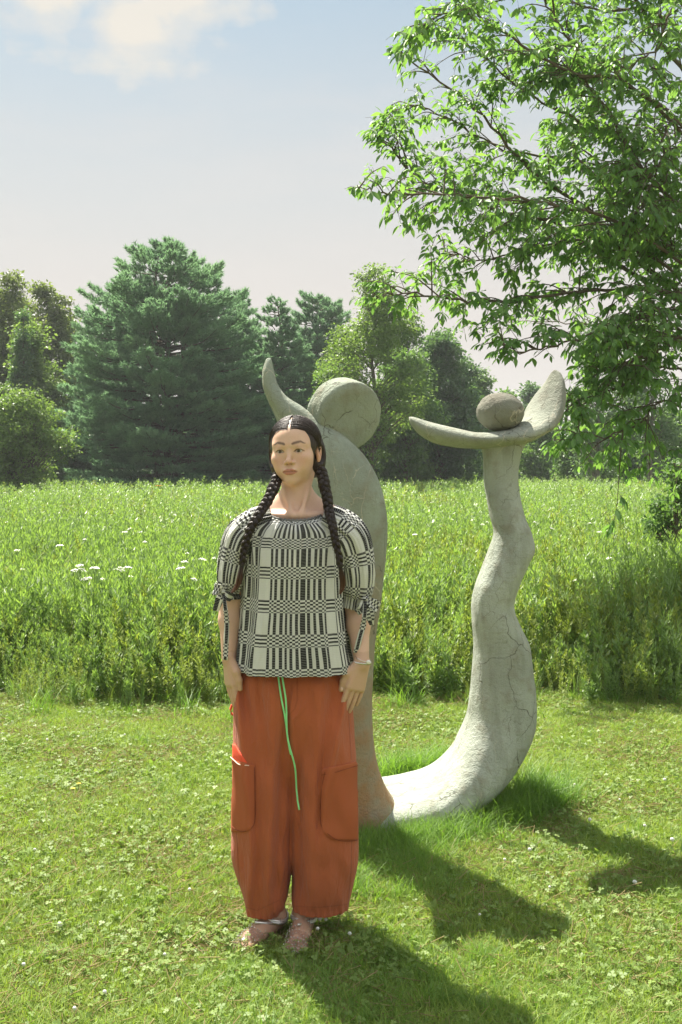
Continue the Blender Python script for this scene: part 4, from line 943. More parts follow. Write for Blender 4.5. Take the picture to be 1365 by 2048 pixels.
def pine(name, label, px, py_top, width_px, Y, seed=0, dens=1.0, trunks=1, group=None, prof=None, tuft=.17):
    r = np.random.default_rng(seed); H = at(px, py_top, Y).z; Wd = width_px/F*Y/2; x0 = at(px, 935, Y).x
    T = empty(name, (x0, Y, 0), label, 'pine tree', group); tb = MB(); bb = MB(); C = []; D = []; tone = []
    for j in range(trunks):
        ox = (j-(trunks-1)/2)*.55; S = spline([(x0+ox*.5, Y, -.1), (x0+ox, Y, H*.4), (x0+ox*1.1+r.normal(0, .1), Y, H*.75), (x0+ox*.6, Y, H*.98)], 24); tb.tube(S, np.linspace(.17*H/10, .02, 24), 8)
    z = .35; pr = prof or [(0, .80), (.12, .97), (.30, 1.0), (.50, .84), (.70, .58), (.86, .36), (.96, .16), (1, .05)]; pr = np.array(pr)
    while z < H*.99:
        t = z/H; Lr = np.interp(t, pr[:, 0], pr[:, 1])*Wd; nb = int((9 if t < .75 else 6)*min(1.5, dens)+.5); a0 = r.random()*6.3
        for i in range(nb):
            a = a0+i*2*pi/nb+r.normal(0, .25); ln = Lr*r.uniform(.66, 1.10); rise = .10+.75*t**1.5; z1 = z+r.normal(0, .12)
            dr = np.array([cos(a), sin(a), 0]); s0 = np.array([x0+r.normal(0, .05), Y, max(.2, z1)])
            pts = [s0, s0+dr*ln*.35+np.array([0, 0, ln*.02*rise*4]), s0+dr*ln*.7+np.array([0, 0, ln*(.06*rise*3-.03)]), s0+dr*ln+np.array([0, 0, ln*(rise*.42-.02)])]
            B = spline(pts, 10); B[:, 2] = np.minimum(B[:, 2], H); bb.tube(B, np.linspace(.014+.010*ln, .006, 10), 4, False); sd = np.array([-sin(a), cos(a), 0])
            nt_ = max(6, int(ln*24*dens)); u = .22+.78*r.random(nt_)**.75; bp = np.stack([np.interp(u, np.linspace(0, 1, 10), B[:, q]) for q in range(3)], 1)
            wsp = ln*.26*np.sin(pi*np.clip(u*.85+.12, 0, 1)); side = r.uniform(-1, 1, nt_)*wsp; c = bp+sd*side[:, None]+dr*abs(side)[:, None]*.45; c[:, 2] += r.normal(0, .045, nt_)+.05*t
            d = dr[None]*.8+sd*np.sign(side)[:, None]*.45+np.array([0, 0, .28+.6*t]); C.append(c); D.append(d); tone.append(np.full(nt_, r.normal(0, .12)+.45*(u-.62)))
        z += H*.036*r.uniform(.7, 1.3)
    C = np.vstack(C); D = np.vstack(D); tone = np.concatenate(tone); n = len(C); K = 16
    D /= np.linalg.norm(D, axis=1, keepdims=True); ci = np.repeat(np.arange(n), K); m = n*K
    d = D[ci]*.9+r.normal(0, .62, (m, 3)); d /= np.linalg.norm(d, axis=1, keepdims=True); S_ = np.cross(d, r.normal(size=(m, 3))); S_ /= np.linalg.norm(S_, axis=1, keepdims=True)
    st = C[ci]+D[ci]*r.random(m)[:, None]*tuft*.9-d*.02; V, Ft = tri_blades(st, d, S_, tuft*(.6+.6*r.random(m)), .042)
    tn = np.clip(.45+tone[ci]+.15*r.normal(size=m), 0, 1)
    add('trunk', tb.mesh('trunk', True), bark, T); add('branch', bb.mesh('branch', True), bark, T, kind='stuff'); add('crown', mesh_np('crown', V, Ft, False, {'c': np.repeat(tn, 3)}), needle, T)
    print(label[:20], n, m); return T

pine('pine_tree', 'large broad dark blue-green pine with layered boughs, the biggest pine behind the meadow', 335, 491, 395, 45, seed=1, trunks=3, dens=1.25, tuft=.20,
     prof=[(0, .95), (.10, 1.05), (.30, 1.12), (.48, 1.05), (.66, .92), (.78, .72), (.86, .54), (.92, .34), (.97, .18), (1, .06)])
G1 = 'pines behind the meadow'
pine('pine_tree', 'rounded pine at the right shoulder of the biggest pine', 478, 588, 230, 50, seed=2, dens=1.0)
pine('pine_tree', 'pine directly above the horn-like arm of the sculpture', 556, 604, 230, 48, seed=3, dens=1.1)
pine('pine_tree', 'narrow tall pine between the horn-like arm and the pale green tree', 636, 590, 170, 56, seed=4, dens=1.1, tuft=.2, prof=[(0, .9), (.3, 1.0), (.6, .95), (.8, .8), (.93, .55), (1, .2)])
pine('pine_tree', 'small pine standing left of the biggest pine, half merged with it', 200, 635, 200, 50, seed=5)
G = 'trees behind the meadow'
tree('broadleaf_tree', 'tall olive-green broadleaf tree at the left edge of the meadow', 5, 540, 200, 52, M_olive, seed=11, nclump=300, per=70, leaf=.16, crown0=.1)
tree('broadleaf_tree', 'olive broadleaf tree with brownish top beside the biggest pine', 95, 570, 165, 54, M_olive, seed=12, nclump=260, per=70, leaf=.16, crown0=.1)
tree('broadleaf_tree', 'rounded yellow-green tree in front of the two tall olive trees', 66, 648, 165, 49, M_light, seed=13, nclump=260, per=70, leaf=.15, crown0=.08)
tree('broadleaf_tree', 'light green low tree with twin trunks at the left edge, nearest of the left trees', 45, 772, 240, 38, M_light, seed=14, nclump=420, per=52, leaf=.10, trunks=2, crown0=.14, clump_r=.32, lobes=16)
tree('broadleaf_tree', 'olive tree in front of the gap between the two tall olive trees', 50, 590, 130, 55, M_olive, seed=66, nclump=260, per=60, leaf=.16, crown0=.03)
tree('broadleaf_tree', 'muted green tree filling the skyline between olive trees and the biggest pine', 140, 625, 120, 57, M_green, seed=61, nclump=260, per=60, leaf=.16, crown0=.03)
tree('broadleaf_tree', 'mid green tree low behind the twin-trunked tree at the left edge', 20, 660, 170, 53, M_green, seed=62, nclump=300, per=60, leaf=.16, crown0=.03)
tree('ivy_column', 'dark green ivy-covered stem rising between the left broadleaf trees', 47, 615, 34, 47.5, M_dark, seed=15, nclump=90, per=70, leaf=.14, crown0=.05, lobes=6, clump_r=.28)
tree('broadleaf_tree', 'airy pale green tree behind the disc head of the sculpture, its trunk showing', 742, 535, 235, 40, M_light, seed=16, nclump=420, per=52, leaf=.11, crown0=.13, lobes=10, clump_r=.36)
tree('broadleaf_tree', 'low bright green tree at the foot of the airy tree, left of the disc head', 665, 715, 110, 44, M_green, seed=17, nclump=160, per=60, leaf=.13, crown0=.08)
tree('broadleaf_tree', 'dense dark green tree between the two figures of the sculpture', 880, 662, 190, 50, M_dark, seed=18, nclump=330, per=75, leaf=.16, crown0=.05)
tree('broadleaf_tree', 'mid green tree just right of the disc head, below the dense dark tree', 815, 690, 170, 46, M_green, seed=19, nclump=240, per=65, leaf=.14, crown0=.05)
tree('broadleaf_tree', 'light green tree filling the skyline left of the airy tree', 690, 650, 150, 48, M_light, seed=63, nclump=280, per=60, leaf=.13, crown0=.03)
tree('broadleaf_tree', 'mid green full tree just right of the airy tree', 815, 628, 150, 49, M_green, seed=64, nclump=320, per=60, leaf=.14, crown0=.03)
tree('broadleaf_tree', 'dark mid-height tree to the left of the wispy grey-green tree', 925, 715, 120, 57, M_dark, seed=65, nclump=260, per=60, leaf=.17, crown0=.03)
tree('poplar_tree', 'small wispy grey-green tree directly left of the ball head', 972, 738, 66, 56, M_pale, seed=20, nclump=120, per=40, leaf=.15, crown0=.05, clump_r=.34)
tree('broadleaf_tree', 'dark round tree behind the ball head', 935, 765, 140, 58, M_dark, seed=21, nclump=220, per=65, leaf=.18, crown0=.04, clump_r=.5)
tree('broadleaf_tree', 'distant round tree showing between ball head and raised right arm', 1062, 765, 70, 80, M_dark, seed=22, nclump=160, per=60, leaf=.24, crown0=.04, clump_r=.6)
tree('broadleaf_tree', 'distant low tree right behind the ball head', 1010, 785, 80, 82, M_green, seed=23, nclump=160, per=60, leaf=.24, crown0=.04, clump_r=.6)
tree('poplar_tree', 'tall see-through poplar behind the hanging branches, right of the raised arm', 1195, 640, 130, 46, M_pale, seed=24, nclump=260, per=30, leaf=.12, crown0=.10, clump_r=.34, lobes=9, bk=bark_pale)
tree('poplar_tree', 'tall see-through poplar at the right edge behind the hanging branches', 1300, 625, 140, 44, M_pale, seed=25, nclump=280, per=30, leaf=.12, crown0=.10, clump_r=.34, lobes=9, bk=bark_pale)
for i, (px, pt, wd, Y, mt, lb) in enumerate([(1085, 828, 120, 58, M_green, 'rounded green bush below the raised right arm'), (1170, 845, 130, 50, M_green, 'mid green bush at the meadow edge below the poplars'), (1255, 835, 130, 52, M_dark, 'dark bush at the meadow edge under the right poplar'),
        (1345, 820, 130, 48, M_green, 'green bush at the right edge of the meadow'), (985, 870, 100, 55, M_green, 'low bush hidden behind the wavy column'), (560, 850, 120, 52, M_dark, 'dark bush beneath the pines behind the woman'),
        (700, 850, 150, 50, M_dark, 'dark bush at the foot of the airy pale tree'), (845, 850, 170, 52, M_dark, 'dark wide bush beneath the left arm of the right figure'), (20, 850, 110, 44, M_green, 'green bush behind the twin-trunked tree'), (140, 850, 130, 47, M_dark, 'dark bush filling the gap left of the biggest pine')]):
    tree('bush', lb, px, pt, wd*1.15, Y, mt, seed=40+i, nclump=150, per=60, leaf=.15, crown0=.02, lobes=5, clump_r=.42)
tree('shrub', 'small dark shrub in the meadow at the right edge under the hanging branches', 1350, 915, 150, 13.0, M_green, seed=60, nclump=90, per=34, leaf=.060, crown0=.05, lobes=12, clump_r=.15)
# far wood line beyond the meadow, one mass
def far_wood():
    r = np.random.default_rng(5); n = 26; b = []; f = []; k = 0; tn = []
    for i in range(220):
        x = -110+220*i/219+r.normal(0, 1); Y = 92+r.uniform(-4, 6); h = 6.3+r.normal(0, .8); m = 340; d = r.normal(size=(m, 3)); d /= np.linalg.norm(d, axis=1, keepdims=True)
        C = np.array([x, Y, h*.45])+d*np.array([1.9, 1.6, h*.5])*(r.random(m)**.25)[:, None]; C[:, 2] = np.maximum(C[:, 2], .2); D = rand_dirs(m, -.1); ln = .5*(.6+.8*r.random(m)); V, Fq = leaves(C, D, r.normal(0, .5, (m, 3))+np.array([0, 0, 1]), ln, ln*.7)
        b.append(V); f.append(Fq+k); k += len(V); tn.append(np.repeat(np.clip(r.normal(.5, .15)+.15*r.normal(size=m), 0, 1), 4))
    add('far_woods', mesh_np('far_woods', np.vstack(b), np.vstack(f), False, {'c': np.concatenate(tn)}), M_dark, kind='stuff', label='distant line of dark woods closing off the meadow', cat='woods')
far_wood()

# ------------------------------------------------------------------ overhanging tree at the right
def leaflet(seed):
    r = np.random.default_rng(seed); L0 = 1.0; n = 5; t = np.linspace(0, 1, n); w_ = np.array([.03, .165, .215, .145, .01]); dr = -.16*t**2-.05*r.random(); cx = .06*np.sin(t*3+seed)*r.random()
    V = [];
    for i in range(n):
        V += [(cx[i]-w_[i], t[i], dr[i]+.05*w_[i]/.19), (cx[i], t[i], dr[i]-.02), (cx[i]+w_[i], t[i], dr[i]+.05*w_[i]/.19)]
    Fq = []
    for i in range(n-1):
        a = i*3; Fq += [(a, a+1, a+4, a+3), (a+1, a+2, a+5, a+4)]
    return np.array(V), np.array(Fq)
def big_tree():
    r = np.random.default_rng(99); X0, Y0 = 4.9, 11.2
    T = empty('overhanging_tree', (X0, Y0, 0), 'large ash-like tree reaching in from the right, leafy boughs hanging over the sculpture', 'tree')
    tb = MB(); S0 = spline([(X0, Y0, -.1), (X0-.05, Y0, 1.2), (X0-.1, Y0+.1, 3), (X0-.25, Y0+.1, 5), (X0-.3, Y0, 7.2), (X0-.5, Y0, 9.2)], 40); tb.tube(S0, np.interp(np.linspace(0, 1, 40), [0, .1, .5, 1], [.26, .20, .14, .04]), 12)
    add('trunk', tb.mesh('trunk', True), bark, T)
    def tp(z): i = int(np.argmin(abs(S0[:, 2]-z))); return tuple(S0[i])
    # limbs through photographed points, each with its own depth
    limbs = [([tp(1.9), at(1400, 610, 10.4), at(1200, 583, 10.0), at(980, 606, 9.6), at(830, 588, 9.3), at(745, 590, 9.2)], .045),
             ([tp(2.1), at(1365, 588, 10.8), at(1240, 495, 10.7), at(1180, 420, 10.6), at(1050, 330, 10.5), at(950, 215, 10.4), at(830, 130, 10.3), at(785, 90, 10.3)], .060),
             ([tp(2.3), at(1300, 570, 10.9), at(1130, 455, 10.2), at(980, 420, 9.9), at(840, 360, 9.7), at(780, 290, 9.6), at(745, 262, 9.6)], .050),
             ([tp(2.6), at(1365, 430, 11), at(1270, 360, 11.0), at(1150, 320, 11), at(1010, 300, 10.9), at(870, 225, 10.8), at(800, 210, 10.8)], .045),
             ([tp(3.0), at(1365, 250, 11.2), at(1230, 175, 11.2), at(1150, 95, 11.1), at(1095, 10, 11.0), at(1040, -90, 11)], .055),
             ([tp(3.6), at(1365, 140, 10.6), at(1290, 30, 10.4), at(1230, -80, 10.2), at(1150, -190, 10)], .050),
             ([tp(1.5), at(1365, 745, 10.3), at(1250, 775, 9.8), at(1150, 802, 9.5), at(1120, 810, 9.4)], .030),
             ([tp(1.3), at(1365, 812, 10), at(1270, 855, 9.6), at(1160, 880, 9.3), at(1070, 882, 9.2)], .026),
             ([tp(1.7), at(1365, 660, 10), at(1250, 650, 9.6), at(1120, 690, 9.3), at(1040, 702, 9.2), at(1005, 700, 9.1)], .030),
             ([tp(2.4), at(1300, 480, 9.7), at(1100, 410, 9.2), at(900, 390, 8.9), at(760, 385, 8.8), at(715, 370, 8.8)], .036),
             ([tp(3.3), at(1300, 200, 10), at(1150, 150, 9.6), at(1000, 60, 9.4), at(900, 25, 9.3), at(830, 70, 9.3)], .040),
             ([tp(4.2), at(1320, -60, 9.5), at(1200, -160, 9), at(1020, -180, 8.8), at(900, -150, 8.6)], .040),
             ([tp(3.2), at(1340, 330, 10.4), at(1220, 270, 10.2), at(1080, 200, 10.1), at(960, 110, 10), at(900, 60, 10)], .04), ([tp(2.2), at(1340, 540, 10.2), at(1200, 480, 10), at(1080, 500, 9.8), at(960, 520, 9.7), at(890, 500, 9.7)], .035),
             ([tp(4), at(1365, 60, 11.5), at(1200, 20, 11.5), at(1040, -10, 11.4), at(920, 40, 11.3)], .04), ([tp(2.7), at(1365, 400, 10), at(1280, 330, 9.8), at(1200, 200, 9.7), at(1130, 130, 9.7), at(1080, 110, 9.7)], .035),
             ([tp(4.4), at(1380, 20, 10.4), at(1320, 90, 9.8), at(1260, 130, 9.6), at(1200, 150, 9.5)], .03), ([tp(3.0), at(1380, 260, 10), at(1320, 330, 9.6), at(1290, 400, 9.4), at(1260, 440, 9.3)], .03),
             ([tp(2.5), at(1390, 540, 10.5), at(1335, 470, 10), at(1285, 425, 9.8)], .03), ([tp(2.2), at(1400, 600, 10), at(1340, 618, 9.6), at(1270, 640, 9.4)], .03), ([tp(2.0), at(1400, 690, 10), at(1330, 700, 9.7), at(1260, 722, 9.5), at(1195, 742, 9.4)], .03), ([tp(2.9), at(1410, 440, 9.7), at(1345, 400, 9.5), at(1295, 345, 9.4), at(1240, 330, 9.3)], .03),
             ([tp(2.0), (4.1, 9.6, 3.2), (3.5, 8.8, 3.8), (3.0, 8.2, 4.1), (2.4, 7.8, 4.3)], .045), ([tp(2.8), (4.6, 12.8, 4), (3.8, 14, 4.8), (2.8, 15, 5.3)], .05), ([tp(3.4), (5.8, 12, 4.6), (7, 12.3, 5.6), (8, 12.6, 6)], .05),
             ([tp(2.4), (5.9, 10.4, 3.2), (7.2, 9.9, 3.9), (8.3, 9.6, 4.2)], .05), ([tp(4.5), (4.6, 12, 6.5), (4.2, 13, 7.8)], .04), ([tp(4.8), (5.2, 10.4, 7.2), (5.6, 9.8, 8.6)], .04), ([tp(1.8), (4.6, 13, 2.8), (3.4, 14.4, 3.3), (2.2, 15.4, 3.5)], .045)]
    OY = np.array([-400, 0, 60, 130, 170, 205, 240, 330, 400, 440, 475, 520, 560, 610, 645, 680, 715, 760, 830, 900, 960]); OX = np.array([860, 850, 785, 770, 815, 790, 735, 700, 700, 775, 800, 795, 700, 700, 770, 905, 985, 1120, 1115, 1090, 1180])
    def inside(Q):
        Q = np.atleast_2d(Q); x = 682.5+Q[:, 0]/Q[:, 1]*F; y = HY-(Q[:, 2]-EYE)/Q[:, 1]*F; return (x > np.interp(y, OY, OX)) | (Q[:, 0] > 2.4)
    tw = MB(); nodes = []; ntrunk = 22
    for li, (pts, r0) in enumerate(limbs):
        S = spline(pts, 40); S[3:-1] += r.normal(0, .012, S[3:-1].shape); S = S[:max(12, int(np.argmin(inside(S)[8:])+8) if not inside(S)[8:].all() else 40)]; nS = len(S); b_ = MB(); b_.tube(S, np.linspace(r0*.48, .004, nS), 7); add('bough', b_.mesh('bough', True), bark, T)
        Ls = np.linalg.norm(np.diff(S, axis=0), axis=1).sum(); inview = li < ntrunk
        ns = int(Ls*(7.0 if inview else 3.0))
        for i in range(ns):
            u = .13+.87*(i+r.random())/ns; k = min(nS-2, int(u*(nS-1))); p0 = S[k]; t_ = S[k+1]-S[k]; t_ /= np.linalg.norm(t_); d = t_*.9+r.normal(0, .55, 3)*np.array([1, 1.3, .8])+np.array([-.10, 0, .08]); d /= np.linalg.norm(d)
            ln = r.uniform(.30, .95)*(1.15-.80*u); e = p0+d*ln+np.array([0, 0, -.10*ln])
            if not inside(e)[0]: continue
            B = spline([p0, p0+d*ln*.5+np.array([0, 0, .06*ln]), e], 9); tw.tube(B, np.linspace(.007, .0025, 9), 4, False)
            nodes.append((B, ln, li))
            for j in range(int(ln*4.5)):
                k2 = r.integers(2, 9); q0 = B[k2]; d2 = d*.6+r.normal(0, .6, 3); d2 /= np.linalg.norm(d2); l2 = r.uniform(.15, .42)
                if not inside(q0+d2*l2)[0]: continue
                B2 = spline([q0, q0+d2*l2*.5+np.array([0, 0, .02]), q0+d2*l2+np.array([0, 0, -.10*l2])], 6); tw.tube(B2, np.linspace(.0032, .0014, 6), 3, False); nodes.append((B2, l2, li))
        E_ = S[-6:]; nodes.append((E_, .4, li))
    # a compound leaf every few centimetres along the outer twigs
    C = []; Dv = []; Ln = []; LI = []
    for B, ln, li in nodes:
        nl = max(3, int(ln*(15 if li < 12 else 9))) if li < ntrunk else max(2, int(ln*8))
        T_ = B[-1]-B[0]; T_ /= np.linalg.norm(T_)+1e-9
        for i in range(nl):
            u = .30+.70*(i+r.random())/nl; k = int(u*(len(B)-1)); q = B[k]; az = r.random()*2*pi; rd = T_*.75+np.array([cos(az), sin(az), .1])*.75; rd[2] -= .12; rd /= np.linalg.norm(rd); rl = r.uniform(.05, .12)
            tw.tube([q, q+rd*rl*.6, q+rd*rl+np.array([0, 0, -.02])], .0014, 3, False)
            nn = r.choice([1, 3, 3, 5]); c_ = q+rd*rl
            for m in range(nn):
                sd = np.cross(rd, [0, 0, 1]); sd /= np.linalg.norm(sd)+1e-9; s_ = 0 if m == 0 else (1 if m % 2 else -1); d3 = rd*(.9 if m == 0 else .4)+sd*s_*.75+np.array([0, 0, -.38-.40*r.random()])+r.normal(0, .18, 3); d3 /= np.linalg.norm(d3)
                C.append(c_-rd*rl*.45*((m+1)//2)); Dv.append(d3); Ln.append(r.uniform(.055, .105)); LI.append(li)
    C = np.array(C); Dv = np.array(Dv); Ln = np.array(Ln); n = len(C); ok_ = inside(C); C, Dv, Ln = C[ok_], Dv[ok_], Ln[ok_]; n = len(C)
    add('twig', tw.mesh('twig', True), bark, T, kind='stuff')
    Nn = r.normal(0, .35, (n, 3))+np.array([0, 0, 1.]); S_ = np.cross(Dv, Nn); S_ /= np.linalg.norm(S_, axis=1, keepdims=True)+1e-9; U_ = np.cross(S_, Dv)
    px = 682.5+C[:, 0]/C[:, 1]*F; py = HY-(C[:, 2]-EYE)/C[:, 1]*F
    # the leaves that show largest are parts of their own
    score = Ln/C[:, 1]*((px > 690) & (px < 1365) & (py > 0) & (py < 900)); score *= 1+(px < 900)*.5; big = np.argsort(-score)[:300]; mask = np.ones(n, bool); mask[big] = False
    tone = np.clip(.45+.22*r.normal(size=n), 0, 1); mt = LEAF
    proto = []
    for s_ in range(6):
        V_, F_ = leaflet(s_); me = mesh_np('leaf', V_, F_, True, {'c': np.full(len(V_), .2+.12*s_)}); me.materials.append(mt); proto.append(me)
    M = np.stack([S_, Dv, U_], -1)
    for i in big:
        o = bpy.data.objects.new('leaf', proto[i % 6]); COL.objects.link(o); o.parent = T; mm = Matrix([list(M[i, 0]*Ln[i])+[C[i, 0]-X0], list(M[i, 1]*Ln[i])+[C[i, 1]-Y0], list(M[i, 2]*Ln[i])+[C[i, 2]], [0, 0, 0, 1]]); o.matrix_local = mm
    Vs = []; Fs_ = []; k = 0; at_ = []
    for s_ in range(6):
        ii = np.where(mask & (np.arange(n) % 6 == s_))[0]; V_, F_ = leaflet(s_); W = np.einsum('nij,vj->nvi', M[ii], V_)*Ln[ii][:, None, None]+C[ii][:, None]
        Vs.append(W.reshape(-1, 3)); Fs_.append(((np.arange(len(ii))*len(V_))[:, None, None]+F_[None]).reshape(-1, 4)+k); k += len(ii)*len(V_); at_.append(np.repeat(tone[ii], len(V_)))
    print('leaves', n, 'in view', int(((px > 690) & (px < 1365) & (py > 0) & (py < 900)).sum()))
    add('foliage', mesh_np('foliage', np.vstack(Vs), np.vstack(Fs_), True, {'c': np.concatenate(at_)}), mt, T, kind='stuff')
LEAF = leafmat('ash_leaf', (.125, .240, .090), (.260, .420, .150), .54, (1.25, 1.35, .55), .45, .25)
big_tree()

# ------------------------------------------------------------------ instanced ground cover
SRC = {}
def source(colname, meshes):
    c = bpy.data.collections.new(colname)
    for i, (me, m) in enumerate(meshes):
        me.materials.append(m); o = bpy.data.objects.new('%s_%02d' % (colname, i), me); c.objects.link(o)
    return c
SCL = {'lawn_grass': ('short mown grass of the sunlit lawn', 'grass'), 'clover_cover': ('low clover leaves growing through the lawn', 'clover'), 'dry_grass_litter': ('dry cut grass lying in the lawn', 'dry grass'), 'broadleaf_weeds': ('flat broad-leaved weeds scattered in the lawn', 'weeds'),
       'long_grass': ('longer grass tufts crowding the foot of the sculpture and the lawn edge', 'grass'), 'meadow_plants': ('waist-high weeds and grasses of the wild meadow', 'meadow')}
def scatter(name, coll, P_, rotz, scl, idx, tilt=None):
    n = len(P_); me = bpy.data.meshes.new(name); me.vertices.add(n); me.vertices.foreach_set('co', np.asarray(P_, np.float32).ravel())
    a = me.attributes.new('rot', 'FLOAT_VECTOR', 'POINT'); rr = np.zeros((n, 3), np.float32); rr[:, 2] = rotz
    if tilt is not None: rr[:, :2] = tilt
    a.data.foreach_set('vector', rr.ravel()); a = me.attributes.new('scl', 'FLOAT_VECTOR', 'POINT'); s = np.asarray(scl, np.float32); s = np.repeat(s[:, None], 3, 1) if s.ndim == 1 else s; a.data.foreach_set('vector', s.ravel())
    a = me.attributes.new('idx', 'INT', 'POINT'); a.data.foreach_set('value', np.asarray(idx, np.int32))
    o = bpy.data.objects.new(name, me); COL.objects.link(o); tag(o, SCL[name][0], SCL[name][1], kind='stuff')
    ng = bpy.data.node_groups.new(name, 'GeometryNodeTree'); ng.interface.new_socket('Geometry', in_out='INPUT', socket_type='NodeSocketGeometry'); ng.interface.new_socket('Geometry', in_out='OUTPUT', socket_type='NodeSocketGeometry')
    nd = ng.nodes; gi = nd.new('NodeGroupInput'); go = nd.new('NodeGroupOutput'); ip = nd.new('GeometryNodeInstanceOnPoints'); ci = nd.new('GeometryNodeCollectionInfo')
    ci.inputs['Collection'].default_value = coll; ci.inputs['Separate Children'].default_value = True; ci.inputs['Reset Children'].default_value = True; ip.inputs['Pick Instance'].default_value = True
    def na(nm, t): q = nd.new('GeometryNodeInputNamedAttribute'); q.data_type = t; q.inputs['Name'].default_value = nm; return [s for s in q.outputs if s.enabled and s.name == 'Attribute'][0]
    lk = ng.links.new; lk(gi.outputs[0], ip.inputs['Points']); lk(ci.outputs[0], ip.inputs['Instance']); lk(na('idx', 'INT'), ip.inputs['Instance Index']); lk(na('scl', 'FLOAT_VECTOR'), ip.inputs['Scale'])
    e2r = nd.new('FunctionNodeEulerToRotation'); lk(na('rot', 'FLOAT_VECTOR'), e2r.inputs[0]); lk(e2r.outputs[0], ip.inputs['Rotation']); lk(ip.outputs[0], go.inputs[0])
    md = o.modifiers.new('scatter', 'NODES'); md.node_group = ng; return o
def blade_tuft(r, n, h, w_, spread, lean, seg=3, mb=None, tone=None):
    mb = mb or MB()
    for i in range(n):
        a = r.random()*6.283; q = np.array([r.normal(0, spread), r.normal(0, spread), 0]); hh = h*r.uniform(.55, 1.15); l = lean*r.uniform(.2, 1.6); d = np.array([cos(a), sin(a), 0]); s = np.array([-sin(a+r.normal(0, .5)), cos(a), 0]); s /= np.linalg.norm(s)
        t = np.linspace(0, 1, seg+1); c = q+d[None]*(l*hh*t**2)[:, None]+np.array([0, 0, 1])[None]*(hh*(t-.22*l*t**2.5))[:, None]; ww = w_*(1-t**1.8)*.5*r.uniform(.7, 1.2)
        V = np.empty((2*(seg+1), 3)); V[0::2] = c-s*ww[:, None]; V[1::2] = c+s*ww[:, None]; k = np.arange(seg)*2; mb.add(V, np.stack([k, k+1, k+3, k+2], -1), (r.random() if tone is None else tone))
    return mb
GRASS = leafmat('lawn_blades', (.165, .265, .045), (.350, .445, .105), .45, (1.2, 1.25, .5), .5, .3, rnd='both', extra=(.38, .34, .15))
TALLG = leafmat('long_grass', (.110, .225, .042), (.240, .375, .080), .48, (1.25, 1.35, .5), .45, .25, rnd='both')
CLOVER = leafmat('clover_leaf', (.150, .240, .052), (.275, .370, .105), .40, (1.15, 1.25, .6), .5, .3, rnd='both')
STRAW = leafmat('dry_straw', (.26, .20, .09), (.42, .34, .17), .3, (1.1, 1, .8), .7, .1, rnd='both')
WEED = leafmat('meadow_leaf', (.135, .230, .070), (.270, .380, .135), .45, (1.3, 1.4, .55), .42, .35, rnd='both')
WEED2 = leafmat('meadow_leaf_yellow', (.190, .265, .060), (.330, .400, .110), .42, (1.25, 1.3, .5), .45, .3, rnd='both')
LONG = source('grass_blade_tuft', [(blade_tuft(np.random.default_rng(i), 14, .050, .0032, .020, .8).mesh('tuft'), GRASS) for i in range(8)])
def clover(r, n=6):
    mb = MB()
    for i in range(n):
        q = np.array([r.normal(0, .030), r.normal(0, .030), r.uniform(.012, .045)]); nrm = np.array([r.normal(0, .35), r.normal(0, .35), 1]); nrm /= np.linalg.norm(nrm); a0 = r.random()*6.3; R_ = r.uniform(.005, .010); tn = r.random()
        for k in range(3):
            a = a0+k*2.094; d = np.array([cos(a), sin(a), 0]); d -= nrm*d.dot(nrm); s = np.cross(nrm, d); c = q
            V = np.array([c, c+d*R_*.6+s*R_*.55+nrm*.0015, c+d*R_*1.15, c+d*R_*.6-s*R_*.55+nrm*.0015]); mb.add(V, np.array([[0, 1, 2, 3]]), tn)
        mb.tube([(q[0]*.8, q[1]*.8, 0), tuple(q)], .0007, 3, False, .3)
    return mb
CLOV = source('clover_patch', [(clover(np.random.default_rng(30+i)).mesh('clover'), CLOVER) for i in range(6)])
def straw(r, n=8):
    mb = MB()
    for i in range(n):
        a = r.random()*6.3; q = np.array([r.normal(0, .035), r.normal(0, .035), r.uniform(.004, .020)]); l = r.uniform(.02, .06); mb.tube([q, q+np.array([cos(a)*l, sin(a)*l, r.uniform(-.004, .025)])], .0009, 3, False, r.random())
    return mb
STR = source('straw_litter', [(straw(np.random.default_rng(60+i)).mesh('straw'), STRAW) for i in range(4)])
def broad(r, n=6, L0=.055):
    mb = MB(); 
    for i in range(n):
        a = i*2.4+r.normal(0, .3); d = np.array([cos(a), sin(a), r.uniform(.25, .9)]); d /= np.linalg.norm(d); l = L0*r.uniform(.6, 1.2); V, Fq = leaves(np.array([[0, 0, .005]])+d[None]*.008, d[None], np.array([[0, 0, 1.]]), l, l*.42, .06); mb.add(V, Fq, r.random())
    return mb
BROAD = source('broadleaf_weed', [(broad(np.random.default_rng(70+i)).mesh('weed'), CLOVER) for i in range(5)])
def pts_in(n, y0, y1, margin=1.25, seed=0, power=1.0):
    r = np.random.default_rng(seed); Y = y0+(y1-y0)*r.random(n)**power; W_ = Y*.30*margin+.35; X = r.uniform(-1, 1, n)*W_; keep = r.random(n) < W_/W_.max()*1.0; return np.stack([X, Y, np.zeros(n)], 1)[keep]
def edge(x): return 7.15+.14*np.sin(x*2.3)+.10*np.sin(x*5.1+1)+.06*np.sin(x*11)+.06*x      # where the mown lawn ends
def nz2(Pp, s, o_=0): return np.array([noise.noise(Vector((float(a)*s+o_, float(b)*s, o_))) for a, b, _ in Pp])
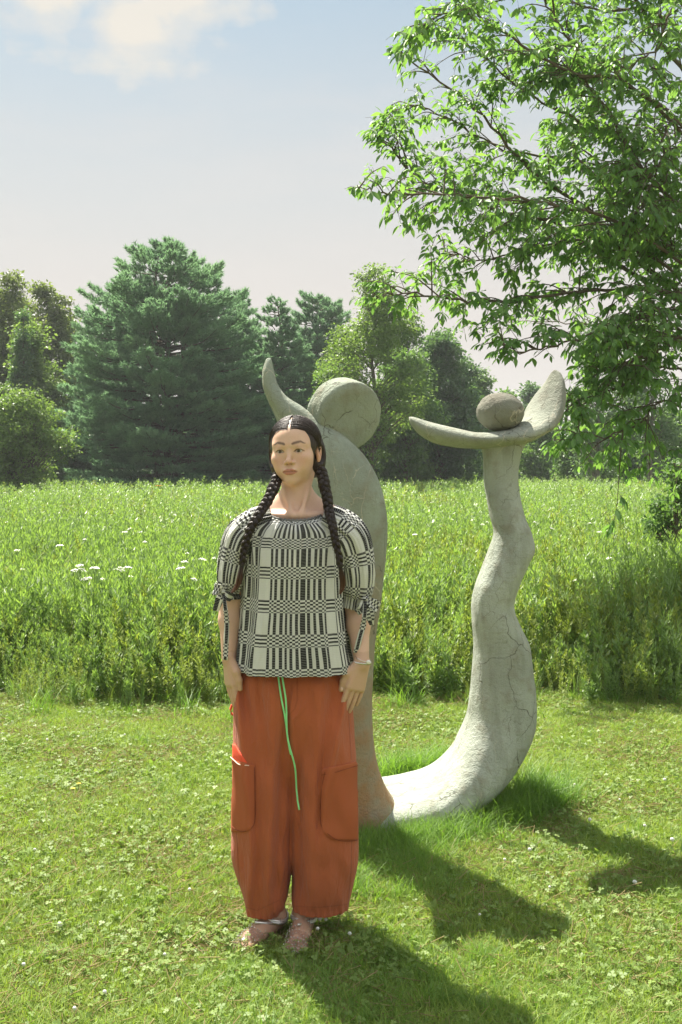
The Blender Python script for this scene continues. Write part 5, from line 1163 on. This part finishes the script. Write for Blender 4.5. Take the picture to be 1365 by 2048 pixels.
# mown lawn
def lawn():
    Pp = pts_in(85000, 2.4, 7.6, seed=1); Pp = Pp[Pp[:, 1] < edge(Pp[:, 0])+.25]; r = np.random.default_rng(2); n = len(Pp); q = nz2(Pp, 1.3); s = .72+.30*r.random(n)+.42*np.clip(q, -.5, .6)+.22*np.clip((3.6-Pp[:, 1])/.8, 0, 1)
    scatter('lawn_grass', LONG, Pp, r.random(n)*6.28, s, r.integers(0, 8, n), r.normal(0, .15, (n, 2)))
    Pp = pts_in(24000, 2.4, 7.6, seed=3); Pp = Pp[Pp[:, 1] < edge(Pp[:, 0])+.1]; q = nz2(Pp, 1.6, 5); Pp = Pp[q+rng.normal(0, .22, len(q)) > -.12]; n = len(Pp)
    scatter('clover_cover', CLOV, Pp, r.random(n)*6.28, r.uniform(.7, 1.35, n), r.integers(0, 6, n), r.normal(0, .2, (n, 2)))
    Pp = pts_in(22000, 2.4, 7.9, seed=4); Pp = Pp[Pp[:, 1] < edge(Pp[:, 0])+.3]; q = nz2(Pp, 2.1, 9); Pp = Pp[q+rng.normal(0, .25, len(q)) > -.08]; n = len(Pp)
    scatter('dry_grass_litter', STR, Pp, r.random(n)*6.28, r.uniform(.7, 1.5, n), r.integers(0, 4, n))
    Pp = pts_in(9000, 2.4, 7.3, seed=6); n = len(Pp); scatter('broadleaf_weeds', BROAD, Pp, r.random(n)*6.28, r.uniform(.35, 1.0, n)**1.3, r.integers(0, 5, n), r.normal(0, .25, (n, 2)))
lawn()
# longer tufts: strewn over the near lawn and crowding the sculpture's foot
TUFT = source('long_grass_tuft', [(blade_tuft(np.random.default_rng(80+i), 24, .17, .0034, .030, .85, 5).mesh('tuft'), TALLG) for i in range(6)])
def tufts():
    r = np.random.default_rng(12); Pq = []
    A_ = pts_in(2300, 2.5, 7.0, seed=13); q = nz2(A_, 1.1, 20); A_ = A_[q+r.normal(0, .2, len(q)) > .08]; s0 = r.uniform(.28, .62, len(A_))+.16*np.clip((3.8-A_[:, 1])/1, 0, 1)
    N_ = pts_in(900, 2.45, 3.6, seed=19); A_ = np.vstack([A_, N_]); s0 = np.concatenate([s0, r.uniform(.22, .50, len(N_))])
    line = spline([at(745, 1690, 4.50)[:2]+(0,) if False else (at(700, 1690, 4.55).x, 4.50, 0), (at(745, 1690, 4.5).x, 4.50, 0), (at(800, 1680, 4.6).x, 4.55, 0), (at(870, 1660, 4.7).x, 4.66, 0), (at(940, 1640, 4.8).x, 4.74, 0), (at(1000, 1610, 5).x, 4.86, 0), (at(1050, 1580, 5.1).x, 5.0, 0), (at(1085, 1560, 5.3).x, 5.2, 0)], 100)
    k = r.integers(0, 100, 520); B_ = line[k]+np.stack([r.normal(0, .05, 520), -abs(r.normal(0, .10, 520))+.04, np.zeros(520)], 1); s1 = r.uniform(.40, 1.00, 520)*(.8+.5*np.clip((k-40)/60, 0, 1)); s1[k < 8] *= .8
    bk = spline([(at(780, 1555, 5.3).x, 5.42, 0), (at(860, 1520, 5.4).x, 5.48, 0), (at(930, 1450, 5.6).x, 5.6, 0)], 60); k = r.integers(0, 60, 130); C_ = bk[k]+r.normal(0, .06, (130, 3))*np.array([1, 1, 0]); s2 = r.uniform(.6, 1.3, 130)
    # dark tuft at the woman's side and under her shadow
    D_ = np.stack([r.uniform(.0, .40, 90), r.uniform(3.9, 4.45, 90), np.zeros(90)], 1); s3 = r.uniform(.4, .85, 90)
    E_ = np.stack([r.uniform(-.45, .8, 260), r.uniform(2.6, 3.5, 260), np.zeros(260)], 1); s4 = r.uniform(.28, .62, 260)
    ed = r.permutation(np.linspace(-4, 4, 500)); G_ = np.stack([ed+r.normal(0, .05, 500), edge(ed)+r.normal(.15, .22, 500), np.zeros(500)], 1)[:220]; s5 = r.uniform(.4, 1.4, 220)
    Pp = np.vstack([A_, B_, C_, D_, E_, G_]); s = np.concatenate([s0, s1, s2, s3, s4, s5]); n = len(Pp)
    hide = (Pp[:, 0] < .02) & (Pp[:, 0] > -.50) & (Pp[:, 1] < 3.80) & (Pp[:, 1] > 3.40); s[hide] *= .4
    scatter('long_grass', TUFT, Pp, r.random(n)*6.28, s, r.integers(0, 6, n), r.normal(0, .12, (n, 2)))
tufts()
# meadow plants
def goldenrod(r, h=.80, nl=64, L0=.066, wd=.17):
    mb = MB(); lean = r.normal(0, .09, 2); 
    ns = r.integers(2, 4)
    for s_ in range(ns):
        o_ = r.normal(0, .045, 2); hh = h*r.uniform(.72, 1.05); le = lean+r.normal(0, .06, 2); t = np.linspace(0, 1, 7); S = np.stack([o_[0]+le[0]*t**1.5*hh*1.5, o_[1]+le[1]*t**1.5*hh*1.5, hh*t], 1); mb.tube(S, np.linspace(.0032, .0012, 7), 3, False, .25)
        n = nl; u = .10+.90*r.random(n)**.8; c = np.stack([np.interp(u, t, S[:, k]) for k in range(3)], 1); a = r.random(n)*6.283; el = .25+.75*u+r.normal(0, .2, n); D = np.stack([np.cos(a)*np.cos(el), np.sin(a)*np.cos(el), np.sin(el)], 1)
        l = L0*(.5+.75*np.sin(pi*np.clip(u*.9, 0, 1)))*r.uniform(.7, 1.2, n); V, Fq = leaves(c, D, np.array([[0, 0, 1.]])+r.normal(0, .2, (n, 3)), l, l*wd, -.08); mb.add(V, Fq, np.repeat(np.clip(.25+.5*u+r.normal(0, .15, n), 0, 1), 4))
    return mb
def meadow():
    W1 = [(goldenrod(np.random.default_rng(100+i)).mesh('plant'), WEED) for i in range(5)]+[(goldenrod(np.random.default_rng(110+i), .72, 56, .055, .27).mesh('plant'), WEED2) for i in range(3)]
    for i in range(2): W1.append((blade_tuft(np.random.default_rng(120+i), 22, .70, .0045, .035, .6, 6).mesh('plant'), WEED2 if i % 2 else WEED))
    for i in range(2): W1.append((goldenrod(np.random.default_rng(130+i), .50, 40, .075, .40).mesh('plant'), WEED))
    PL = source('meadow_plant', W1); nv = len(W1); r = np.random.default_rng(14); out_ = []; S = []
    def band(n, y0, y1, sc, seed, power=1.0, mg=2.0):
        Pp = pts_in(int(n*mg/1.2*.97), y0, y1, mg, seed, power); Pp = Pp[Pp[:, 1] > edge(Pp[:, 0])+.05*r.random(len(Pp))]; q = nz2(Pp, .55, 3); m = len(Pp); rise = np.clip((Pp[:, 1]-edge(Pp[:, 0])+.25*np.sin(Pp[:, 0]*3.7))/1.1, .0, 1)
        out_.append(Pp); S.append(sc*(.74+.42*r.random(m)**1.5+.24*q)*(.36+.64*rise))
    band(3300, 7.1, 9.2, .92, 21); band(6500, 9.0, 15, .97, 22); band(9500, 15, 28, 1.05, 23); band(9000, 28, 47, 1.2, 24); band(7000, 47, 90, 1.5, 25)
    Pp = np.vstack(out_); s = np.concatenate(S); n = len(Pp); q = nz2(Pp, .35, 31); idx = np.where(q+r.normal(0, .25, n) > .12, r.integers(5, nv, n), r.integers(0, 5, n))
    scl = np.stack([s*1.0, s*1.0, s], 1); far = Pp[:, 1] > 15; scl[far, :2] *= 1.25; scl[Pp[:, 1] > 28, :2] *= 1.3; scl[Pp[:, 1] > 47, 2] *= .75
    scatter('meadow_plants', PL, Pp, r.random(n)*6.28, scl, idx, r.normal(0, .07, (n, 2)))
meadow()

# ------------------------------------------------------------------ countable flowers
WHITE = plain('white_petals', (.74, .74, .68), .7, .2, 300, .15); STEM = plain('flower_stem', (.09, .15, .04), .7, .2); YEL = plain('yellow_petals', (.80, .60, .05), .6, .2); ORN = plain('orange_petals', (.85, .36, .04), .6, .2)
def umbel(seed):
    r = np.random.default_rng(seed); m = MB()
    for i in range(34):
        a = r.random()*6.3; q = .045*r.random()**.5; c = np.array([cos(a)*q, sin(a)*q, .012*(1-(q/.045)**2)+r.normal(0, .002)])
        m.add(c+np.array([(.007, 0, 0), (0, .007, .001), (-.007, 0, 0), (0, -.007, .001), (0, 0, .004)]), np.array([(0, 1, 4), (1, 2, 4), (2, 3, 4), (3, 0, 4)]))
    s = MB(); s.tube([(0, 0, -.80), (.01, 0, -.4), (0, 0, -.05)], .0022, 4, False)
    for i in range(6):
        a = i*1.05; s.tube([(0, 0, -.05), (cos(a)*.03, sin(a)*.03, .003)], .0011, 3, False)
    return m.mesh('umbel'), s.mesh('stem')
def flowers():
    um = [umbel(i) for i in range(4)]
    for a, b in um: a.materials.append(WHITE); b.materials.append(STEM)
    r = np.random.default_rng(77)
    spots = [(978, 272, -1)]*0
    px = [(165, 1195), (175, 1200), (150, 1190), (160, 1220), (168, 1222), (345, 1045), (352, 1032), (350, 1030), (410, 1008), (245, 1145), (255, 1150), (262, 1155), (240, 1152), (250, 1065), (290, 1085), (206, 1160), (370, 1125), (362, 1155), (388, 1160), (375, 1108), (285, 1065), (260, 1058), (15, 1045), (45, 1140), (210, 1055), (120, 1092), (170, 1080), (35, 1102), (450, 1003), (190, 1142), (405, 1120), (430, 1118),
          (822, 960), (880, 958), (938, 970), (945, 985), (860, 975), (830, 1070), (965, 1050), (975, 1045), (1090, 960), (1130, 950), (1160, 958), (1200, 955), (1230, 965), (1260, 952), (1300, 960), (1145, 1032), (1180, 1047), (1200, 1065), (1218, 1118), (1260, 1088), (1070, 1045), (1105, 1058), (1340, 1052), (1290, 1000), (865, 1005), (795, 1035), (905, 1040), (1240, 985), (1330, 965), (1120, 985)]
    for i, (x, y) in enumerate(px):
        z = r.uniform(.72, .86); Y = F*(EYE-z)/(y-HY); 
        if Y > 60: Y = 60; z = EYE-(y-HY)*Y/F
        Y = max(Y, 7.5); X = (x-682.5)/F*Y; side = 'left' if x < 470 else ('mid' if x < 960 else 'right'); far = 'far' if Y > 22 else ('farther back' if Y > 12 else 'near')
        lab = {'left': 'white flat-topped wildflower in the sunlit meadow left of the woman', 'mid': 'white wildflower in the meadow between the two figures of the sculpture', 'right': 'white flat-topped wildflower in the meadow right of the wavy column'}[side]
        band_ = {'far': 'far out in the meadow', 'farther back': 'halfway across the meadow', 'near': 'in the near meadow'}[far]
        if side == 'left': wh = 'at the left edge' if x < 100 else ('left of the biggest pine' if x < 230 else ('below the biggest pine' if x < 330 else ("beside the woman's sleeve" if x > 395 else 'between pine and woman')))
        elif side == 'mid': wh = 'close to the leaning figure' if x < 850 else 'close to the wavy column'
        else: wh = 'just right of the wavy column' if x < 1120 else ('under the hanging boughs' if x < 1250 else 'at the right edge')
        lab = 'white wildflower '+band_+' '+wh
        o = bpy.data.objects.new('wildflower', um[i % 4][0]); COL.objects.link(o); o.location = (X, Y, z); sc = r.uniform(.35, .78)*(1+max(0, Y-14)/30); o.scale = (sc, sc, 1); o.rotation_euler = (r.normal(0, .15), r.normal(0, .15), r.random()*6)
        tag(o, lab, 'flower', {'left': 'white flowers left of the woman', 'mid': 'white flowers between the figures', 'right': 'white flowers right of the column'}[side])
        s = bpy.data.objects.new('stem', um[i % 4][1]); COL.objects.link(s); s.parent = o
    def small(X, Y, z, m, label, R_=.012, name='wildflower', group=None):
        b = MB()
        for k in range(9):
            a = k*.7; d = np.array([[cos(a), sin(a), .3]]); d /= np.linalg.norm(d); V, Fq = leaves(np.array([[X, Y, z]]), d, np.array([[0, 0, 1.]]), R_, R_*.5, .05); b.add(V, Fq)
        o = add(name, b.mesh(name), m, at_=(X, Y, z), label=label, cat='flower', group=group); s = MB(); s.tube([(X, Y, 0), (X, Y, z)], .0015 if z < .3 else .004, 4, False); add('stem', s.mesh('stem'), STEM, o)
    c = at(158, 1570, 1); Y = F*(EYE-.05)/(1570-HY); small((158-682.5)/F*Y, Y, .055, YEL, 'upper of two small yellow flowers in the mown lawn at the left'); small((153-682.5)/F*Y, Y-.06, .05, YEL, 'lower of two small yellow flowers in the mown lawn at the left')
    small((318-682.5)/F*30, 30, EYE-(973-935)/F*30, ORN, 'orange-yellow flower at the far meadow edge below the biggest pine', .13)
    # white clover heads in the lawn
    cb = MB(); V_, F_ = blobmesh((0, 0, 0), (.009, .009, .008), lump=.004, n=6); cb.add(V_, F_); cm = cb.mesh('clover_head', True); cm.materials.append(WHITE); sm = MB(); sm.tube([(0, 0, -.05), (0, 0, 0)], .001, 3, False); sme = sm.mesh('stem'); sme.materials.append(STEM)
    sp_ = [(150, 2018), (210, 1985), (640, 1838), (636, 1858), (652, 1840), (1290, 1652), (1130, 1583), (1345, 1680), (700, 1868), (1270, 1765), (1150, 1570), (1060, 1700), (70, 1700), (120, 1850), (48, 1930), (300, 1620), (380, 1780), (1180, 1640), (1240, 1600), (1330, 1560), (1100, 1775), (960, 1830), (250, 1470), (95, 1480), (330, 1910), (1010, 1720)]
    for i, (x, y) in enumerate(sp_):
        Y = F*(EYE-.05)/(y-HY); lf = x < 460; o = bpy.data.objects.new('clover_flower', cm); COL.objects.link(o); o.location = ((x-682.5)/F*Y, Y, .052); s_ = r.uniform(.5, .95); o.scale = (s_,)*3
        tag(o, 'small round white clover flower in the '+('nearest strip of lawn ' if y > 1890 else ('lawn beyond the woman ' if y < 1640 else 'middle of the lawn '))+('at the far left' if x < 140 else ('left of the woman' if lf else ("beside the woman's shoe" if x < 720 else ('at the right edge' if x > 1260 else "right of the sculpture's foot")))), 'flower', 'white clover flowers in the lawn '+('left' if lf else 'right')+' of the woman'); s = bpy.data.objects.new('stem', sme); COL.objects.link(s); s.parent = o
flowers()
